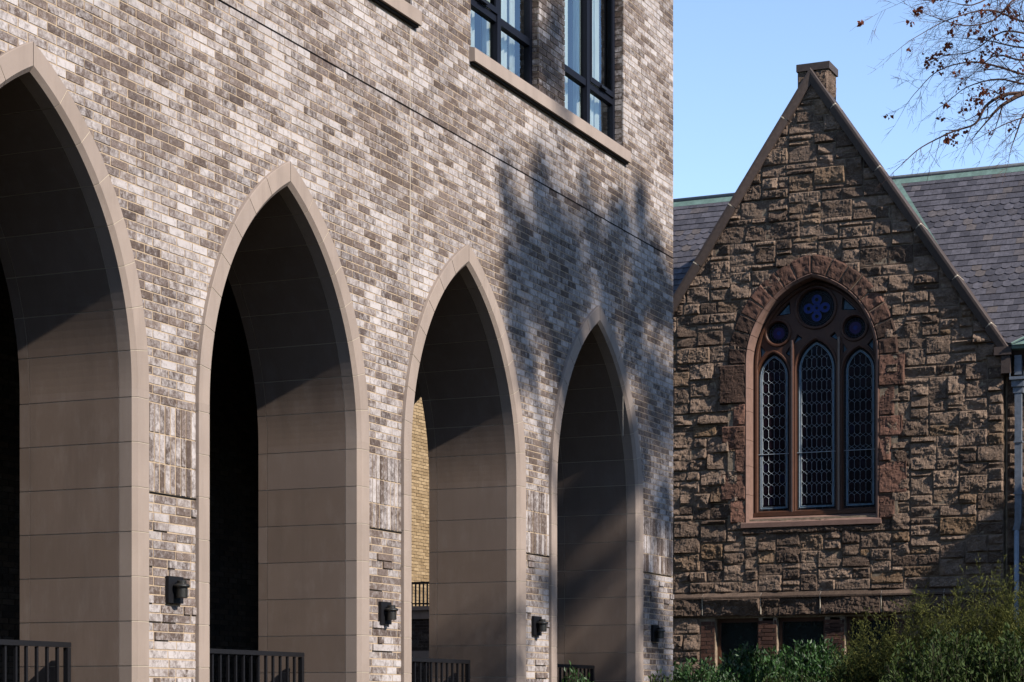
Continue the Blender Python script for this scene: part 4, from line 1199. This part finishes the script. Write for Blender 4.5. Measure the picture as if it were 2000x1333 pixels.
limb(br, tips, [fork, P3(2350, 60, 25.8), hub2, P3(2060, -300, 24.8), P3(1980, -520, 24.5)], .12, .03, .7, 1.5, 3)
limb(br, tips, [fork, Vector((27.5, -8.5, 9)), Vector((28, -9, 12)), Vector((28.2, -9, 15))], .12, .03, .8, 1.7, 3)
limb(br, tips, [fork, Vector((26.0, -8.2, 9)), Vector((25.3, -8, 12)), Vector((24.6, -7, 14.5))], .12, .03, .8, 1.7, 3)
for pts in ([(2100, 60, 25.4), (2030, 70, 25.3), (1960, 62, 25.2), (1900, 100, 25.2), (1850, 108, 25.1)], [(2080, 150, 25.0), (2010, 165, 24.9), (1950, 155, 24.9), (1890, 170, 24.8), (1850, 200, 24.8)],
            [(2060, 10, 25.9), (1990, -5, 25.9), (1940, 40, 25.8), (1880, 50, 25.7), (1815, 30, 25.6)], [(2090, 240, 25.2), (2030, 225, 25.2), (1975, 238, 25.1), (1925, 262, 25.1)], [(2080, 100, 24.6), (2000, 118, 24.5), (1945, 108, 24.5), (1905, 140, 24.4)], [(2020, -60, 25.2), (1960, -20, 25.2), (1900, 10, 25.1), (1860, 5, 25.0)]):
    limb(br, tips, [P3(*q) for q in pts], .018, .004, .12, .50, 3)
br.build('branches', [M['bark']], mt1, fix=False)
lf = MB()
leaves_at(lf, tips, .013, (4, 9), .055, .035)
for px, py, n, s in ((1845, 125, 34, .16), (1905, 80, 30, .2), (1925, 60, 24, .2), (1990, 100, 46, .2), (1875, 185, 16, .12), (1905, 190, 18, .12), (1935, 178, 10, .08), (1865, 263, 18, .10), (1960, 120, 26, .2), (1865, 58, 10, .12), (1880, 20, 14, .15), (1960, 30, 18, .2)):
    subs = [P3(px, py, 25.1) + Vector((rnd(-1, 1), rnd(-1, 1), rnd(-1, 1))) * s * 1.25 for _ in range(max(1, n // 6))]
    for i in range(int(n * 1.5)):
        p = random.choice(subs) + Vector((random.gauss(0, 1), random.gauss(0, 1), random.gauss(0, 1))) * .030
        leafquad(lf, p, Vector((rnd(-1, 1), rnd(-1, 1), rnd(-1.5, .2))), rnd(.032, .062), 0, (rnd(), rnd(), rnd()), .8, .8)
lf.build('leaves', [M['autumn']], mt1, fix=False)

# taller tree right of the camera: outside the frame, it throws the dappled shade on the facade
T2 = Vector((15.2, -25.6, 0)); tz = GZ
t2 = empty('shade_tree', (T2.x, T2.y, tz), 'tall leafy tree outside the frame whose shade dapples the brick facade', 'tree')
tk = MB(); tk.tube([(T2.x, T2.y, tz - .1), (T2.x, T2.y, 4), (15.1, -25.4, 11), (15.2, -25.0, 17), (15.3, -25, 22)], [.52, .43, .34, .24, .12], 12); tk.build('trunk', [M['bark']], t2, smooth=True)
br = MB(); lf = MB(); tips = []
SN = -SUN
def back(u, z, k):
    t = k / SN.y * -1
    return Vector((u, 0, z)) + SN * abs(k / SN.y)
# clumps of foliage, (u, z) of the shade they throw, radius, density
CL = [(20.35, 5.45, .35, .5), (20.9, 5.0, .50, .8), (21.6, 5.35, .42, .8), (21.3, 4.45, .50, .85), (22.2, 4.85, .50, .8), (20.6, 4.25, .35, .6), (22.0, 4.1, .45, .7), (22.7, 5.35, .35, .6),
      (23.6, 5.35, .42, .8), (24.2, 4.9, .40, .8), (23.1, 4.2, .35, .6), (23.9, 3.5, .5, .7), (24.4, 4.0, .4, .6), (23.4, 2.9, .35, .5), (24.1, 2.4, .45, .6), (22.6, 3.3, .3, .5), (21.1, 3.6, .28, .5),
      (20.0, 4.7, .3, .4), (19.9, 3.6, .25, .35), (22.4, 1.4, .5, .5), (23.6, 1.2, .45, .6), (20.6, 1.3, .4, .4), (22.8, .3, .5, .5), (24.0, .4, .5, .6), (21.2, .2, .5, .4), (19.6, .8, .4, .35), (19.0, -.1, .4, .3), (23.3, 6.1, .25, .5),
      *[(rnd(18.7, 21.0), rnd(3.9, 5.3), rnd(.18, .3), rnd(.3, .7)) for _ in range(14)], *[(rnd(19.7, 24.2), rnd(3.7, 5.5), rnd(.2, .34), rnd(.4, .9)) for _ in range(15)], *[(rnd(20.5, 24.4), rnd(1.0, 3.6), rnd(.2, .34), rnd(.4, .8)) for _ in range(14)], (22.9, 4.75, .4, .6), (23.4, 4.9, .4, .7), (22.5, 5.6, .3, .7),  (25.3, 5.2, .8, .7), (25.4, 3.2, .8, .7), (25.6, 1.2, .8, .7), (20.4, 6.9, .22, .7), (20.8, 7.3, .3, .8), (20.7, 6.6, .25, .7)]
for u, z, r_, den in CL:
    k = rnd(21.0, 26.0); c = back(u, z, k)
    a = Vector((15.2 + rnd(-.1, .1), -25.1 + rnd(-.1, .1), min(21, max(12, c.z - 2.0))))
    mid_ = a.lerp(c, .5) + Vector((0, 0, .3))
    br.tube([a, mid_, c], [.06, .04, .012], 5, 0, cap=False)
    for q in range(7):
        e = c + Vector((rnd(-1, 1), rnd(-1, 1), rnd(-1, 1))).normalized() * r_ * rnd(.6, 1.5); br.tube([mid_.lerp(c, rnd(.5, 1)), e], [.012, .003], 3, 0, cap=False)
    n = int(1250 * r_ * r_ / .25 * den)
    sub = [c + Vector((rnd(-1, 1), rnd(-1, 1), rnd(-1, 1))) * r_ * .75 for _ in range(8)]
    for i in range(n):
        s_ = random.choice(sub); v = Vector((random.gauss(0, 1), random.gauss(0, 1), random.gauss(0, 1))) * r_ * .30
        leafquad(lf, s_ + v, Vector((rnd(-1, 1), rnd(-1, 1), rnd(-1, .5))), rnd(.07, .13), 0, (rnd(), rnd(), rnd()), .5, .75)
br.build('branches', [M['bark']], t2, fix=False); lf.build('leaves', [M['greenleaf']], t2, fix=False)

# broad evergreen right of the frame, shading the lower right of the church
T3 = Vector((33.3, -8.6, 0)); e3 = empty('evergreen_tree', (T3.x, T3.y, gz(33.3, -8.6)), 'dense evergreen outside the frame shading the foot of the church wall', 'tree')
tk = MB(); tk.tube([(T3.x, T3.y, gz(33.3, -8.6) - .1), (T3.x, T3.y, 3), (T3.x, T3.y, 7.9)], [.2, .15, .05], 10); tk.build('trunk', [M['bark']], e3, smooth=True)
lf = MB()
for i in range(13000):
    t = rnd(); z = -.6 + 8.7 * t; rr = 2.9 * (1 - t) ** .8 + .15; a = rnd(0, 2 * math.pi); q = math.sqrt(rnd(.15, 1)); w = 1 + .25 * noise.noise(Vector((a * 2, z, 0)))
    leafquad(lf, Vector((T3.x + math.cos(a) * rr * q * w, T3.y + math.sin(a) * rr * q * w, z)), Vector((math.cos(a), math.sin(a), rnd(-.5, .5))), rnd(.16, .3), 0, (rnd(), rnd(), rnd()), .3, .5)
lf.build('foliage', [M['bush']], e3, fix=False)

# unseen trees added behind and beside the camera to block low sky
mb = MB()
def belt(path, h, dep):
    for (x0, y0), (x1, y1) in zip(path[:-1], path[1:]):
        L = math.hypot(x1 - x0, y1 - y0); n = int(L / 2.2)
        for i in range(n):
            t = (i + rnd()) / n; cx, cy = x0 + (x1 - x0) * t, y0 + (y1 - y0) * t
            for q in range(3):
                cz = GZ + h * (q + .6) / 3.2 + rnd(-.6, .6); r_ = rnd(2.0, 3.0); k = 60
                px_, py_ = cx + rnd(-dep, dep), cy + rnd(-dep, dep)
                for j in range(k):
                    v = Vector((random.gauss(0, 1), random.gauss(0, 1), random.gauss(0, 1))).normalized() * r_ * rnd(.6, 1)
                    leafquad(mb, Vector((px_, py_, cz)) + v, v, rnd(.9, 1.6), 0, (rnd(), rnd(), rnd()), .3, .9)
belt([(-30, 25), (-32, -20), (-10, -40), (30, -46), (75, -44), (120, -30)], 16, 1.5)
tb = mb.build('sky_block_trees', [M['bush']], None, fix=False)
tag(tb, 'dense band of dark trees added outside the frame to block low sky', kind='stuff', cat='trees')
